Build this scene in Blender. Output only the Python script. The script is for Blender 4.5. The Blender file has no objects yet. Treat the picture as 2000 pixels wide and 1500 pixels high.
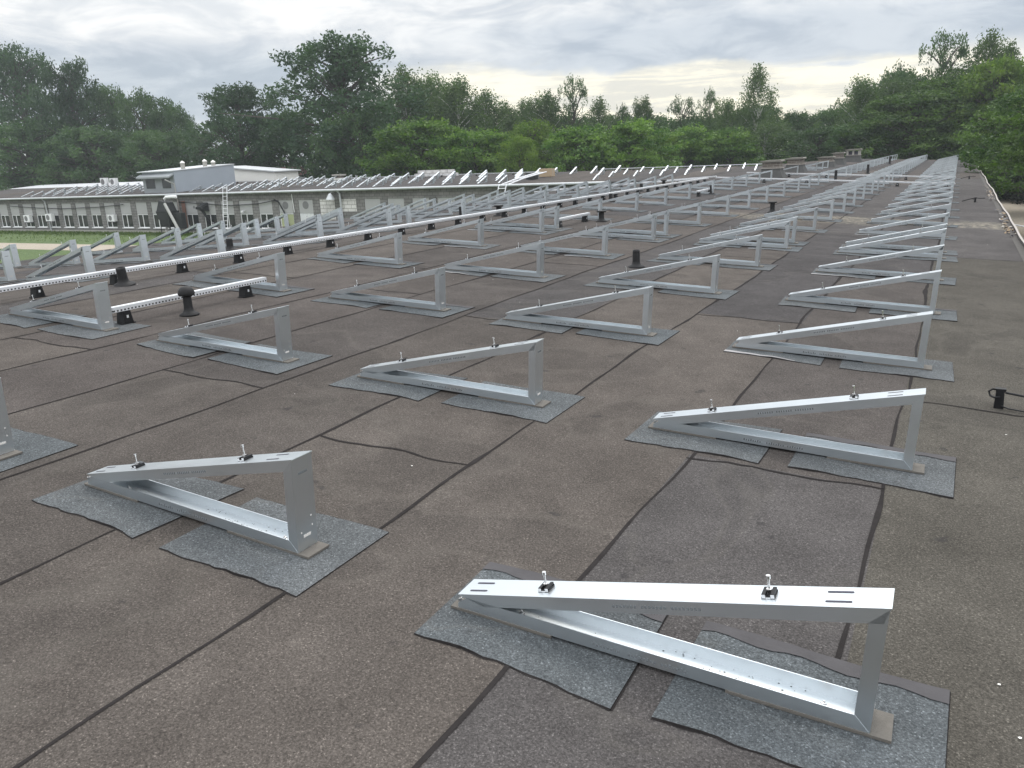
import bpy, math, random
from mathutils import Vector, Matrix
R = math.radians
S = 1.6            # metres per camera-height unit (the camera stands 1.6 m above the roof's right-hand rows)
GZ = 2.9           # ground lies 2.9 units under the camera
random.seed(7)
sc = bpy.context.scene
C = sc.collection

def W(x, y, z):
    return Vector((x * S, y * S, (z + GZ) * S))

# ------------------------------------------------------------------ camera
RIGHT = Vector((0.87937743, 0.47439696, -0.04053227))
UP = Vector((-0.09577987, 0.25964714, 0.96094203))
FWD = Vector((-0.46639207, 0.84114855, -0.27376551))
FPX = 1555.0
cam_d = bpy.data.cameras.new('camera')
cam = bpy.data.objects.new('camera', cam_d); C.objects.link(cam)
cam_d.sensor_width = 36.0
cam_d.lens = 36.0 * FPX / 2000.0
cam_d.clip_start = 0.05
cam_d.clip_end = 3000.0
m = Matrix((RIGHT, UP, -FWD)).transposed().to_4x4()
m.translation = W(0, 0, 0)
cam.matrix_world = m
sc.camera = cam

# ------------------------------------------------------------------ sky, sun, exposure
SUN_EL, SUN_AZ = R(58), R(-12)      # azimuth measured from +Y towards +X: the light comes from beyond the trees
world = bpy.data.worlds.new('World'); sc.world = world
world.use_nodes = True
wn = world.node_tree; wn.nodes.clear()
def wnode(t, **k):
    n = wn.nodes.new(t)
    for a, b in k.items(): setattr(n, a, b)
    return n
wl = wn.links.new
wo = wnode('ShaderNodeOutputWorld')
bg = wnode('ShaderNodeBackground'); bg.inputs['Strength'].default_value = 1.0
wl(bg.outputs[0], wo.inputs['Surface'])
sky = wnode('ShaderNodeTexSky'); sky.sky_type = 'NISHITA'; sky.sun_disc = False
sky.sun_elevation = SUN_EL; sky.sun_rotation = SUN_AZ
tc = wnode('ShaderNodeTexCoord')
sep = wnode('ShaderNodeSeparateXYZ'); wl(tc.outputs['Generated'], sep.inputs[0])
def math_(op, a, b=None, clamp=False):
    n = wnode('ShaderNodeMath', operation=op, use_clamp=clamp)
    for i, v in enumerate((a, b)):
        if v is None: continue
        if isinstance(v, (int, float)): n.inputs[i].default_value = v
        else: wl(v, n.inputs[i])
    return n.outputs[0]
def ramp_(fac, stops):
    n = wnode('ShaderNodeValToRGB')
    el = n.color_ramp.elements
    while len(el) < len(stops): el.new(0.5)
    for e, (p, c) in zip(el, stops):
        e.position = p; e.color = (*c, 1) if len(c) == 3 else c
    wl(fac, n.inputs[0])
    return n.outputs[0]
def mixc(f, a, b, mode='MIX'):
    n = wnode('ShaderNodeMix', data_type='RGBA', blend_type=mode)
    for sck, v in ((n.inputs['Factor'], f), (n.inputs['A'], a), (n.inputs['B'], b)):
        if isinstance(v, (int, float)): sck.default_value = v
        elif isinstance(v, tuple): sck.default_value = (*v, 1)
        else: wl(v, sck)
    return n.outputs['Result']
az = math_('ARCTAN2', sep.outputs['X'], sep.outputs['Y'])     # radians, 0 = along the roof
el_ = math_('ARCSINE', sep.outputs['Z'])
def cloudnoise(sa, se, off, detail=6, rough=0.55, dist=0.4):
    cmb = wnode('ShaderNodeCombineXYZ')
    wl(math_('MULTIPLY', az, sa), cmb.inputs[0]); wl(math_('MULTIPLY', el_, se), cmb.inputs[1])
    cmb.inputs[2].default_value = off
    n = wnode('ShaderNodeTexNoise'); n.inputs['Scale'].default_value = 1.0
    n.inputs['Detail'].default_value = detail; n.inputs['Roughness'].default_value = rough
    n.inputs['Distortion'].default_value = dist
    wl(cmb.outputs[0], n.inputs['Vector'])
    return n.outputs['Fac']
n_big = cloudnoise(3.2, 9.5, 3.1, 5, 0.5, 0.25)
n_mid = cloudnoise(9.0, 26.0, 8.4, 7, 0.6, 0.5)
n_sh = cloudnoise(6.5, 13.0, 5.5, 5, 0.55, 0.3)
shade = math_('ADD', math_('MULTIPLY', n_big, 0.60), math_('MULTIPLY', n_mid, 0.40))
cloud = ramp_(shade, [(0.40, (0.44, 0.49, 0.55)), (0.47, (0.58, 0.62, 0.67)), (0.53, (0.74, 0.76, 0.78)), (0.60, (0.92, 0.92, 0.91))])
elw = math_('ADD', el_, math_('MULTIPLY', math_('SUBTRACT', n_sh, 0.5), 0.06))
elw = math_('ADD', elw, math_('MULTIPLY', math_('SUBTRACT', n_mid, 0.5), 0.035))
def smooth(v, lo, hi):
    n = wnode('ShaderNodeMapRange', interpolation_type='SMOOTHSTEP')
    wl(v, n.inputs['Value']); n.inputs['From Min'].default_value = lo; n.inputs['From Max'].default_value = hi
    return n.outputs['Result']
def band(v, a, b, c, d):
    return math_('MULTIPLY', smooth(v, a, b), math_('SUBTRACT', 1.0, smooth(v, c, d)))
azw = math_('ADD', az, math_('MULTIPLY', math_('SUBTRACT', n_sh, 0.5), 0.35))
# bright cloud, upper left
wl_ = math_('MULTIPLY', band(azw, -1.3, -1.05, -0.62, -0.42), smooth(elw, 0.118, 0.155))
n_c = smooth(n_mid, 0.36, 0.64)
cloud = mixc(math_('MULTIPLY', wl_, 0.7), cloud, mixc(n_c, (0.68, 0.71, 0.74), (0.98, 0.97, 0.95)))
# grey mass low on the left
bank2 = math_('MULTIPLY', band(azw, -1.2, -0.95, -0.72, -0.58), band(elw, 0.02, 0.05, 0.105, 0.135))
cloud = mixc(math_('MULTIPLY', bank2, 0.8), cloud, mixc(n_c, (0.42, 0.48, 0.55), (0.60, 0.65, 0.70)))
# an opening low over the trees on the right, and the heavy bank above it
gap = math_('MULTIPLY', band(azw, -0.72, -0.56, -0.02, 0.12), math_('SUBTRACT', 1.0, smooth(elw, 0.090, 0.106)))
n_str = cloudnoise(7.0, 75.0, 2.2, 6, 0.6, 0.4)
gapc = mixc(smooth(math_('ADD', math_('MULTIPLY', n_mid, 0.4), math_('MULTIPLY', n_str, 0.6)), 0.42, 0.58), (0.74, 0.72, 0.64), (1.08, 1.01, 0.82))
cloud = mixc(math_('MULTIPLY', gap, 0.95), cloud, gapc)
bank = math_('MULTIPLY', band(azw, -0.66, -0.42, 0.25, 0.6), band(elw, 0.088, 0.104, 0.135, 0.172))
cloud = mixc(math_('MULTIPLY', bank, 0.9), cloud, mixc(n_c, (0.40, 0.46, 0.54), (0.58, 0.63, 0.69)))
over = smooth(el_, 0.21, 0.52)
cloud = mixc(over, cloud, (1.72, 1.77, 1.83))
skys = mixc(1.0, sky.outputs[0], (0.10, 0.10, 0.10), 'MULTIPLY')
final = mixc(0.94, skys, cloud)
wl(final, bg.inputs['Color'])

sun_d = bpy.data.lights.new('sun', 'SUN'); sun_d.energy = 1.1; sun_d.angle = R(22); sun_d.color = (1.0, 0.95, 0.87)
sun = bpy.data.objects.new('sun', sun_d); C.objects.link(sun)
sd = Vector((math.sin(SUN_AZ) * math.cos(SUN_EL), math.cos(SUN_AZ) * math.cos(SUN_EL), math.sin(SUN_EL)))
sun.rotation_euler = sd.to_track_quat('Z', 'Y').to_euler()
sun.location = (0, 0, 40)
sc.view_settings.view_transform = 'Standard'; sc.view_settings.look = 'None'
sc.view_settings.exposure = 0.20; sc.view_settings.gamma = 1.0

# ------------------------------------------------------------------ materials
MATS = {}
class NT:
    """small helper around one material's node tree"""
    def __init__(self, name):
        self.m = bpy.data.materials.new(name); self.m.use_nodes = True
        self.t = self.m.node_tree; self.n = self.t.nodes; self.l = self.t.links.new
        self.b = self.n['Principled BSDF']
        self.out = self.n['Material Output']
        MATS[name] = self.m
    def node(self, t, **k):
        n = self.n.new(t)
        for a, b in k.items(): setattr(n, a, b)
        return n
    def coord(self, scale=(1, 1, 1), kind='Object', rot=(0, 0, 0)):
        c = self.node('ShaderNodeTexCoord'); mp = self.node('ShaderNodeMapping')
        mp.inputs['Scale'].default_value = scale; mp.inputs['Rotation'].default_value = rot
        self.l(c.outputs[kind], mp.inputs[0]); return mp.outputs[0]
    def noise(self, vec, scale, detail=4, rough=0.55, dist=0.0):
        n = self.node('ShaderNodeTexNoise'); n.inputs['Scale'].default_value = scale
        n.inputs['Detail'].default_value = detail; n.inputs['Roughness'].default_value = rough
        n.inputs['Distortion'].default_value = dist
        self.l(vec, n.inputs['Vector']); return n.outputs['Fac']
    def ramp(self, fac, stops, interp='LINEAR'):
        n = self.node('ShaderNodeValToRGB'); n.color_ramp.interpolation = interp
        el = n.color_ramp.elements
        while len(el) < len(stops): el.new(0.5)
        for e, (p, c) in zip(el, stops):
            e.position = p; e.color = (c, c, c, 1) if isinstance(c, (int, float)) else (*c, 1)
        self.l(fac, n.inputs[0]); return n.outputs[0]
    def mix(self, f, a, b, mode='MIX'):
        n = self.node('ShaderNodeMix', data_type='RGBA', blend_type=mode)
        for s, v in ((n.inputs['Factor'], f), (n.inputs['A'], a), (n.inputs['B'], b)):
            if isinstance(v, (int, float)): s.default_value = v
            elif isinstance(v, tuple): s.default_value = (*v, 1)
            else: self.l(v, s)
        return n.outputs['Result']
    def math(self, op, a, b=0.0, clamp=False):
        n = self.node('ShaderNodeMath', operation=op, use_clamp=clamp)
        for i, v in enumerate((a, b)):
            if isinstance(v, (int, float)): n.inputs[i].default_value = v
            else: self.l(v, n.inputs[i])
        return n.outputs[0]
    def attr(self, name):
        n = self.node('ShaderNodeAttribute'); n.attribute_name = name; return n.outputs['Color']
    def bump(self, h, strength=0.4, dist=0.01):
        n = self.node('ShaderNodeBump'); n.inputs['Strength'].default_value = strength
        n.inputs['Distance'].default_value = dist
        self.l(h, n.inputs['Height']); self.l(n.outputs[0], self.b.inputs['Normal'])
    def set(self, col=None, rough=None, metal=None, spec=None):
        for k, v in (('Base Color', col), ('Roughness', rough), ('Metallic', metal), ('Specular IOR Level', spec)):
            if v is None: continue
            s = self.b.inputs[k]
            if isinstance(v, (int, float)): s.default_value = v
            elif isinstance(v, tuple): s.default_value = (*v, 1)
            else: self.l(v, s)
        return self.m

def plain(name, col, rough=0.7, metal=0.0, var=0.18, scale=6.0, bump=0.0, spec=0.3):
    t = NT(name)
    v = t.coord()
    n = t.noise(v, scale, 5, 0.6)
    lo = tuple(c * (1 - var) for c in col); hi = tuple(min(1, c * (1 + var)) for c in col)
    t.set(t.mix(n, lo, hi), rough, metal, spec)
    if bump: t.bump(t.noise(v, scale * 6, 3), bump, 0.01)
    return t.m

def roofing(name, tinted):
    t = NT(name)
    v = t.coord()
    big = t.noise(v, 0.55, 4, 0.6)
    mid = t.noise(v, 3.2, 5, 0.65)
    gr = t.noise(v, 120, 4, 0.78)
    vo = t.node('ShaderNodeTexVoronoi'); vo.inputs['Scale'].default_value = 250
    t.l(v, vo.inputs['Vector'])
    sepc = t.node('ShaderNodeSeparateColor'); t.l(vo.outputs['Color'], sepc.inputs[0])
    spec = t.ramp(sepc.outputs[0], [(0.0, 0.76), (0.6, 0.97), (0.88, 1.08), (0.96, 1.4), (1.0, 1.95)])
    gn = t.ramp(gr, [(0.33, 0.55), (0.5, 0.98), (0.66, 1.55)])
    mm = t.ramp(mid, [(0.28, 0.80), (0.72, 1.16)])
    bb = t.ramp(big, [(0.28, 0.84), (0.5, 1.0), (0.72, 1.14)])
    base = t.attr('tint') if tinted else None
    if base is None:
        oi = t.node('ShaderNodeObjectInfo')
        base = t.ramp(oi.outputs['Random'], [(0.0, (0.104, 0.114, 0.120)), (0.5, (0.111, 0.120, 0.125)), (1.0, (0.117, 0.124, 0.128))])
    c = t.mix(1.0, base, gn, 'MULTIPLY')
    c = t.mix(1.0, c, spec, 'MULTIPLY'); c = t.mix(1.0, c, mm, 'MULTIPLY'); c = t.mix(1.0, c, bb, 'MULTIPLY')
    pn = t.noise(v, 0.8, 3, 0.5, 0.6)                  # dried puddles: a darker floor and a pale silt rim
    rim = t.ramp(t.math('ABSOLUTE', t.math('SUBTRACT', pn, 0.57)), [(0.0, 1.0), (0.010, 0.5), (0.022, 0.0)])
    c = t.mix(t.math('MULTIPLY', rim, 0.17), c, (0.13, 0.12, 0.105))
    c = t.mix(t.ramp(pn, [(0.57, 0.0), (0.60, 0.16)]), c, (0.03, 0.028, 0.027))
    dn = t.noise(v, 7.0, 2, 0.5)                       # dark droplets of bitumen
    dk = t.ramp(dn, [(0.70, 0.0), (0.75, 1.0)])
    c = t.mix(t.math('MULTIPLY', dk, 0.55), c, (0.035, 0.033, 0.034))
    if tinted:                                         # the mossy wash line across the roof
        sx = t.node('ShaderNodeSeparateXYZ'); cc = t.node('ShaderNodeTexCoord'); t.l(cc.outputs['Object'], sx.inputs[0])
        wob = t.noise(v, 0.9, 4, 0.65)
        yy = t.math('ADD', sx.outputs['Y'], t.math('MULTIPLY', wob, 2.6))
        dd = t.math('ABSOLUTE', t.math('SUBTRACT', yy, 18.7 + t_off))
        band = t.ramp(t.math('MULTIPLY', dd, 0.5), [(0.0, 0.9), (0.22, 0.7), (0.40, 0.0)])
        lim = t.ramp(t.math('MULTIPLY', t.math('ADD', sx.outputs['X'], 6.0), 0.2), [(0.18, 0.0), (0.5, 1.0)])
        fl = t.ramp(t.noise(v, 9.0, 5, 0.75), [(0.44, 0.0), (0.58, 1.0)])
        mk = t.math('MULTIPLY', t.math('MULTIPLY', band, fl), lim)
        c = t.mix(t.math('MULTIPLY', mk, 0.95), c, (0.28, 0.255, 0.20))
    t.set(c, 0.95, 0.0, 0.10)
    t.bump(t.math('ADD', t.math('MULTIPLY', gr, 1.0), t.math('MULTIPLY', sepc.outputs[0], 0.5)), 0.5, 0.006)
    return t.m
t_off = 0.3
roofing('bitumen_roofing', True)
roofing('slate_membrane', False)
plain('bitumen_seam', (0.030, 0.027, 0.0265), 0.95, 0, 0.4, 14, 0.4, 0.04)
plain('smooth_bitumen', (0.083, 0.079, 0.082), 0.85, 0, 0.3, 9, 0.3, 0.15)
plain('bright_film', (0.30, 0.285, 0.285), 0.30, 0.0, 0.25, 20)

def metal(name, col, rough, var, mtl=1.0):
    t = NT(name)
    v = t.coord((1, 1, 1))
    n = t.noise(v, 5.0, 5, 0.6)
    lo = tuple(c * (1 - var) for c in col); hi = tuple(min(1, c * (1 + var)) for c in col)
    oi = t.node('ShaderNodeObjectInfo')
    c = t.mix(n, lo, hi)
    c = t.mix(1.0, c, t.ramp(oi.outputs['Random'], [(0, 0.90), (1, 1.06)]), 'MULTIPLY')
    t.set(c, t.ramp(n, [(0.3, rough - 0.02), (0.7, rough + 0.03)]), mtl)
    return t.m
metal('galvanised_steel', (0.67, 0.71, 0.735), 0.31, 0.03, 0.90)
metal('aluminium', (0.82, 0.83, 0.84), 0.38, 0.05, 0.5)
metal('bolt_steel', (0.72, 0.71, 0.70), 0.22, 0.05)
plain('slot_dark', (0.05, 0.05, 0.07), 0.6)
plain('print_ink', (0.17, 0.185, 0.195), 0.6)
plain('rubber_pad', (0.15, 0.138, 0.122), 0.85, 0, 0.25, 40, 0.4)
plain('black_plastic', (0.009, 0.009, 0.010), 0.5, 0, 0.25, 20)
plain('vent_plastic', (0.016, 0.0155, 0.016), 0.6, 0, 0.3, 20)
plain('dirt_crumbs', (0.05, 0.05, 0.05), 0.9)
# perforated tray: bright zinc with a row of slots down its sides
t = NT('tray_metal')
cc = t.node('ShaderNodeTexCoord'); sx = t.node('ShaderNodeSeparateXYZ'); t.l(cc.outputs['Object'], sx.inputs[0])
fr = t.math('FRACT', t.math('MULTIPLY', sx.outputs['Y'], 1 / 0.036))
slot = t.math('LESS_THAN', fr, 0.5)
zz = t.math('MULTIPLY', t.math('GREATER_THAN', sx.outputs['Z'], 0.005), t.math('LESS_THAN', sx.outputs['Z'], 0.019))
hole = t.math('MULTIPLY', slot, zz)
t.set(t.mix(hole, (0.80, 0.81, 0.83), (0.02, 0.02, 0.02)), 0.38, t.math('MULTIPLY', t.math('SUBTRACT', 1.0, hole), 0.5))

def brickmat(name, c1, c2, mortar, bw, bh, ms=0.02, rough=0.9):
    t = NT(name)
    v = t.coord((1, 1, 1), 'Object', (R(90), 0, 0))
    c = t.node('ShaderNodeTexCoord'); sxx = t.node('ShaderNodeSeparateXYZ'); t.l(c.outputs['Object'], sxx.inputs[0])
    cmb = t.node('ShaderNodeCombineXYZ')
    t.l(t.math('ADD', sxx.outputs['X'], sxx.outputs['Y']), cmb.inputs[0]); t.l(sxx.outputs['Z'], cmb.inputs[1])
    b = t.node('ShaderNodeTexBrick'); b.inputs['Scale'].default_value = 1.0
    b.inputs['Brick Width'].default_value = bw; b.inputs['Row Height'].default_value = bh
    b.inputs['Mortar Size'].default_value = ms; b.inputs['Color1'].default_value = (*c1, 1)
    b.inputs['Color2'].default_value = (*c2, 1); b.inputs['Mortar'].default_value = (*mortar, 1)
    b.inputs['Bias'].default_value = 0.0
    t.l(cmb.outputs[0], b.inputs['Vector'])
    n = t.noise(c.outputs['Object'], 1.3, 5, 0.65)
    t.set(t.mix(1.0, b.outputs['Color'], t.ramp(n, [(0.3, 0.75), (0.7, 1.2)]), 'MULTIPLY'), rough)
    t.bump(b.outputs['Fac'], -0.4, 0.02)
    return t.m
brickmat('grey_block', (0.19, 0.184, 0.177), (0.24, 0.23, 0.22), (0.11, 0.107, 0.103), 0.42, 0.21, 0.018)
brickmat('white_block', (0.72, 0.70, 0.68), (0.66, 0.64, 0.62), (0.30, 0.28, 0.26), 0.62, 0.25, 0.018)
brickmat('old_brick', (0.21, 0.175, 0.145), (0.13, 0.11, 0.095), (0.26, 0.24, 0.21), 0.25, 0.085, 0.012)
plain('panel_grey', (0.43, 0.43, 0.425), 0.7, 0, 0.07, 1.2)
plain('fan_mesh', (0.20, 0.20, 0.20), 0.7, 0, 0.2, 30)
plain('window_white', (0.84, 0.84, 0.84), 0.5, 0, 0.05)
plain('door_white', (0.72, 0.73, 0.74), 0.5, 0, 0.05)
plain('curtain_green', (0.42, 0.45, 0.26), 0.9, 0, 0.12, 9)
plain('plaster_grey', (0.30, 0.32, 0.33), 0.85, 0, 0.15, 1.5)
plain('plaster_blue', (0.35, 0.385, 0.425), 0.85, 0, 0.10, 0.8)
plain('plaster_white', (0.84, 0.83, 0.78), 0.85, 0, 0.05, 1.0)
plain('concrete', (0.36, 0.345, 0.31), 0.9, 0, 0.2, 8, 0.3)
plain('zinc_gutter', (0.55, 0.57, 0.58), 0.5, 0.3, 0.15, 3)
plain('slab_old', (0.20, 0.19, 0.165), 0.9, 0, 0.3, 8, 0.3)
plain('tar_grey', (0.085, 0.085, 0.082), 0.85, 0, 0.3, 6, 0.3)
plain('pale_sheet', (0.55, 0.56, 0.58), 0.55, 0.2, 0.06, 1)
plain('red_sheet', (0.15, 0.075, 0.065), 0.7)
plain('rust_pipe', (0.22, 0.12, 0.09), 0.8, 0, 0.3, 12)
plain('dark_machine', (0.030, 0.032, 0.033), 0.7, 0, 0.4, 6)
plain('pipe_grey', (0.38, 0.38, 0.36), 0.6, 0.1, 0.15, 6)
plain('cardboard', (0.42, 0.32, 0.21), 0.9, 0, 0.08, 5)
plain('flashing_old', (0.070, 0.064, 0.058), 0.8, 0, 0.45, 9, 0.3)
plain('flashing_lip', (0.36, 0.33, 0.30), 0.6, 0.1, 0.3, 9)
plain('leaf_litter', (0.30, 0.22, 0.14), 0.9, 0, 0.5, 40, 0.6)
plain('white_fleck', (0.70, 0.68, 0.64), 0.8)
plain('bark', (0.075, 0.065, 0.055), 0.95, 0, 0.35, 9, 0.5)
plain('birch_bark', (0.55, 0.54, 0.50), 0.9, 0, 0.35, 9, 0.3)
t = NT('window_glass')
t.set(t.mix(t.noise(t.coord(), 1.6, 4), (0.012, 0.014, 0.015), (0.05, 0.055, 0.055)), 0.08, 0.0, 0.5)
t = NT('grass_ground')
v = t.coord()
c = t.mix(t.noise(v, 0.35, 5, 0.65), (0.045, 0.085, 0.022), (0.115, 0.165, 0.045))
c = t.mix(1.0, c, t.ramp(t.noise(v, 6.0, 5, 0.7), [(0.3, 0.55), (0.7, 1.4)]), 'MULTIPLY')
t.set(c, 0.95); t.bump(t.noise(v, 9, 4, 0.7), 0.8, 0.12)
t = NT('sand_path')
v = t.coord()
c = t.mix(t.noise(v, 0.5, 5, 0.6), (0.27, 0.23, 0.18), (0.40, 0.35, 0.28))
t.set(t.mix(1.0, c, t.ramp(t.noise(v, 8.0, 5, 0.7), [(0.3, 0.75), (0.7, 1.2)]), 'MULTIPLY'), 0.95)
t.bump(t.noise(v, 20, 3), 0.5, 0.03)

def leafmat(name, c1, c2, trans=0.35, rough=0.55):
    t = NT(name)
    oi = t.node('ShaderNodeObjectInfo')
    k = t.attr('leaf')
    c = t.mix(k, c1, c2)
    c = t.mix(1.0, c, t.ramp(oi.outputs['Random'], [(0, 0.82), (1, 1.18)]), 'MULTIPLY')
    t.set(c, rough, 0.0, 0.25)
    tr = t.node('ShaderNodeBsdfTranslucent'); t.l(t.mix(1.0, c, (1.25, 1.45, 0.7), 'MULTIPLY'), tr.inputs[0])
    ms = t.node('ShaderNodeMixShader'); ms.inputs[0].default_value = trans
    t.l(t.b.outputs[0], ms.inputs[1]); t.l(tr.outputs[0], ms.inputs[2]); t.l(ms.outputs[0], t.out.inputs['Surface'])
leafmat('leaf_oak', (0.022, 0.050, 0.026), (0.062, 0.110, 0.052), 0.30)
leafmat('leaf_birch', (0.048, 0.085, 0.036), (0.110, 0.160, 0.066), 0.40)
leafmat('leaf_bush', (0.034, 0.088, 0.018), (0.165, 0.265, 0.055), 0.36)
leafmat('leaf_lime', (0.055, 0.110, 0.018), (0.165, 0.235, 0.046), 0.40)
leafmat('leaf_wood', (0.030, 0.066, 0.028), (0.085, 0.140, 0.055), 0.32)
leafmat('leaf_maple', (0.020, 0.052, 0.013), (0.105, 0.175, 0.036), 0.32)
leafmat('leaf_shade_fill', (0.006, 0.010, 0.006), (0.014, 0.022, 0.012), 0.1)  # near-black leaves: the deep shade under the canopy put into their colour
leafmat('grass_blade', (0.045, 0.085, 0.020), (0.120, 0.165, 0.045), 0.3)

# ------------------------------------------------------------------ mesh helpers
class MB:
    def __init__(self): self.v = []; self.f = []; self.mi = []; self.mats = []; self.k = []
    def mat(self, name):
        if name not in self.mats: self.mats.append(name)
        return self.mats.index(name)
    def quad(self, pts, mat, k=None):
        i = len(self.v); self.v += [tuple(p) for p in pts]
        self.f.append(tuple(range(i, i + len(pts)))); self.mi.append(self.mat(mat)); self.k.append(k)
    def box(self, a, b, mat, xf=None):
        (x0, y0, z0), (x1, y1, z1) = a, b
        p = [(x0, y0, z0), (x1, y0, z0), (x1, y1, z0), (x0, y1, z0), (x0, y0, z1), (x1, y0, z1), (x1, y1, z1), (x0, y1, z1)]
        self.hexa(p, mat, xf)
    def hexa(self, p, mat, xf=None):
        if xf: p = [tuple(xf(Vector(q))) for q in p]
        i = len(self.v); self.v += [tuple(q) for q in p]; k = self.mat(mat)
        for q in ((0, 3, 2, 1), (4, 5, 6, 7), (0, 1, 5, 4), (1, 2, 6, 5), (2, 3, 7, 6), (3, 0, 4, 7)):
            self.f.append(tuple(i + n for n in q)); self.mi.append(k); self.k.append(None)
    def prism(self, poly, d0, d1, mat, axis='y'):
        """poly of (a, b) extruded along an axis from d0 to d1"""
        n = len(poly); i = len(self.v); k = self.mat(mat)
        def P(a, b, d): return {'y': (a, d, b), 'x': (d, a, b), 'z': (a, b, d)}[axis]
        for d in (d0, d1): self.v += [P(a, b, d) for a, b in poly]
        self.f.append(tuple(range(i, i + n))[::-1]); self.f.append(tuple(range(i + n, i + 2 * n)))
        for j in range(n):
            q = (j + 1) % n; self.f.append((i + j, i + q, i + n + q, i + n + j))
        self.mi += [k] * (n + 2); self.k += [None] * (n + 2)
    def tube(self, pts, rad, mat, n=8, cap=True):
        pts = [Vector(p) for p in pts]; k = self.mat(mat); rings = []
        for j, p in enumerate(pts):
            d = (pts[min(j + 1, len(pts) - 1)] - pts[max(j - 1, 0)]).normalized()
            up = Vector((0, 0, 1)) if abs(d.z) < 0.9 else Vector((1, 0, 0))
            a = d.cross(up).normalized(); b = a.cross(d).normalized()
            r = rad[j] if isinstance(rad, (list, tuple)) else rad
            i = len(self.v); rings.append(i)
            self.v += [tuple(p + a * (r * math.cos(2 * math.pi * q / n)) + b * (r * math.sin(2 * math.pi * q / n))) for q in range(n)]
        for r0, r1 in zip(rings, rings[1:]):
            for q in range(n):
                w = (q + 1) % n; self.f.append((r0 + q, r0 + w, r1 + w, r1 + q)); self.mi.append(k); self.k.append(None)
        if cap:
            self.f.append(tuple(range(rings[0], rings[0] + n))[::-1]); self.f.append(tuple(range(rings[-1], rings[-1] + n)))
            self.mi += [k, k]; self.k += [None, None]
    def lathe(self, prof, mat, c=(0, 0, 0), n=16):
        """prof of (radius, z) about a vertical axis at c"""
        k = self.mat(mat); rings = []
        for r, z in prof:
            i = len(self.v); rings.append(i)
            self.v += [(c[0] + r * math.cos(2 * math.pi * q / n), c[1] + r * math.sin(2 * math.pi * q / n), c[2] + z) for q in range(n)]
        for r0, r1 in zip(rings, rings[1:]):
            for q in range(n):
                w = (q + 1) % n; self.f.append((r0 + q, r0 + w, r1 + w, r1 + q)); self.mi.append(k); self.k.append(None)
        self.f.append(tuple(range(rings[0], rings[0] + n))[::-1]); self.f.append(tuple(range(rings[-1], rings[-1] + n)))
        self.mi += [k, k]; self.k += [None, None]
    def mesh(self, name, attr=None, smooth=False):
        me = bpy.data.meshes.new(name); me.from_pydata(self.v, [], self.f)
        for mm in self.mats: me.materials.append(MATS[mm])
        me.polygons.foreach_set('material_index', self.mi)
        if smooth: me.polygons.foreach_set('use_smooth', [True] * len(self.f))
        if attr:
            a = me.color_attributes.new(attr, 'FLOAT_COLOR', 'CORNER'); buf = []
            for f, k in zip(self.f, self.k):
                c = (0.1, 0.1, 0.1) if k is None else ((k, k, k) if isinstance(k, float) else k)
                buf += [*c, 1.0] * len(f)
            a.data.foreach_set('color', buf)
        me.update(); return me
    def build(self, name, parent=None, attr=None, smooth=False):
        return link(name, self.mesh(name, attr, smooth), parent)

def link(name, data, parent=None):
    o = bpy.data.objects.new(name, data); C.objects.link(o)
    if parent: o.parent = parent
    return o
def tag(o, label=None, cat=None, group=None, kind=None):
    for k, v in (('label', label), ('category', cat), ('group', group), ('kind', kind)):
        if v: o[k] = v
    return o
def empty(name, loc, label, cat, group=None, rot=(0, 0, 0)):
    o = bpy.data.objects.new(name, None); C.objects.link(o)
    o.location = loc; o.rotation_euler = rot; o.empty_display_size = 0.1
    return tag(o, label, cat, group)
KIDS = {}
def copy_tree(o, kids, parent=None):
    c = o.copy(); C.objects.link(c)
    if parent: c.parent = parent
    for ch in kids.get(o.name, []): copy_tree(ch, kids, c)
    return c
def kid_map():
    k = {}
    for o in C.objects:
        if o.parent: k.setdefault(o.parent.name, []).append(o)
    return k

# ------------------------------------------------------------------ roof shapes
RS, LS, RX = 0.0495, 0.054, -5.1           # slopes right and left of the ridge, ridge position
ZR = -1 - RS * RX
EDGE_R, EDGE_L, Y0, Y1 = 0.65, -10.85, -3.0, 45.0
def roof_z(x): return -1 - RS * x if x > RX else ZR + LS * (x - RX)
WY0, WY1, WZ = 27.0, 32.75, -0.705         # far wing: eave line, ridge line, ridge height
def eave_z(x): return -1.085 + (x + 47.7) * (0.135 / 37.2)
def wing_z(x, y):
    e = eave_z(x)
    return e + (WZ - e) * (y - WY0) / (WY1 - WY0)

# ------------------------------------------------------------------ ground, path, grass
b = MB(); b.quad([(-300, -60, 0), (200, -60, 0), (200, 200, 0), (-300, 200, 0)], 'grass_ground')
tag(b.build('ground'), kind='structure')
b = MB(); b.quad([(-140, 19.4 * S, 0.004), (EDGE_L * S - 4, 20.2 * S, 0.004), (EDGE_L * S - 4, 22.3 * S, 0.004), (-140, 21.0 * S, 0.004)], 'sand_path')
tag(b.build('path'), kind='structure')
b = MB(); b.quad([(EDGE_R * S + 0.35, 22 * S, 0.004), (40, 22 * S, 0.004), (40, 44 * S, 0.004), (EDGE_R * S + 0.35, 46 * S, 0.004)], 'sand_path')
tag(b.build('dirt_yard'), kind='structure')

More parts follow.
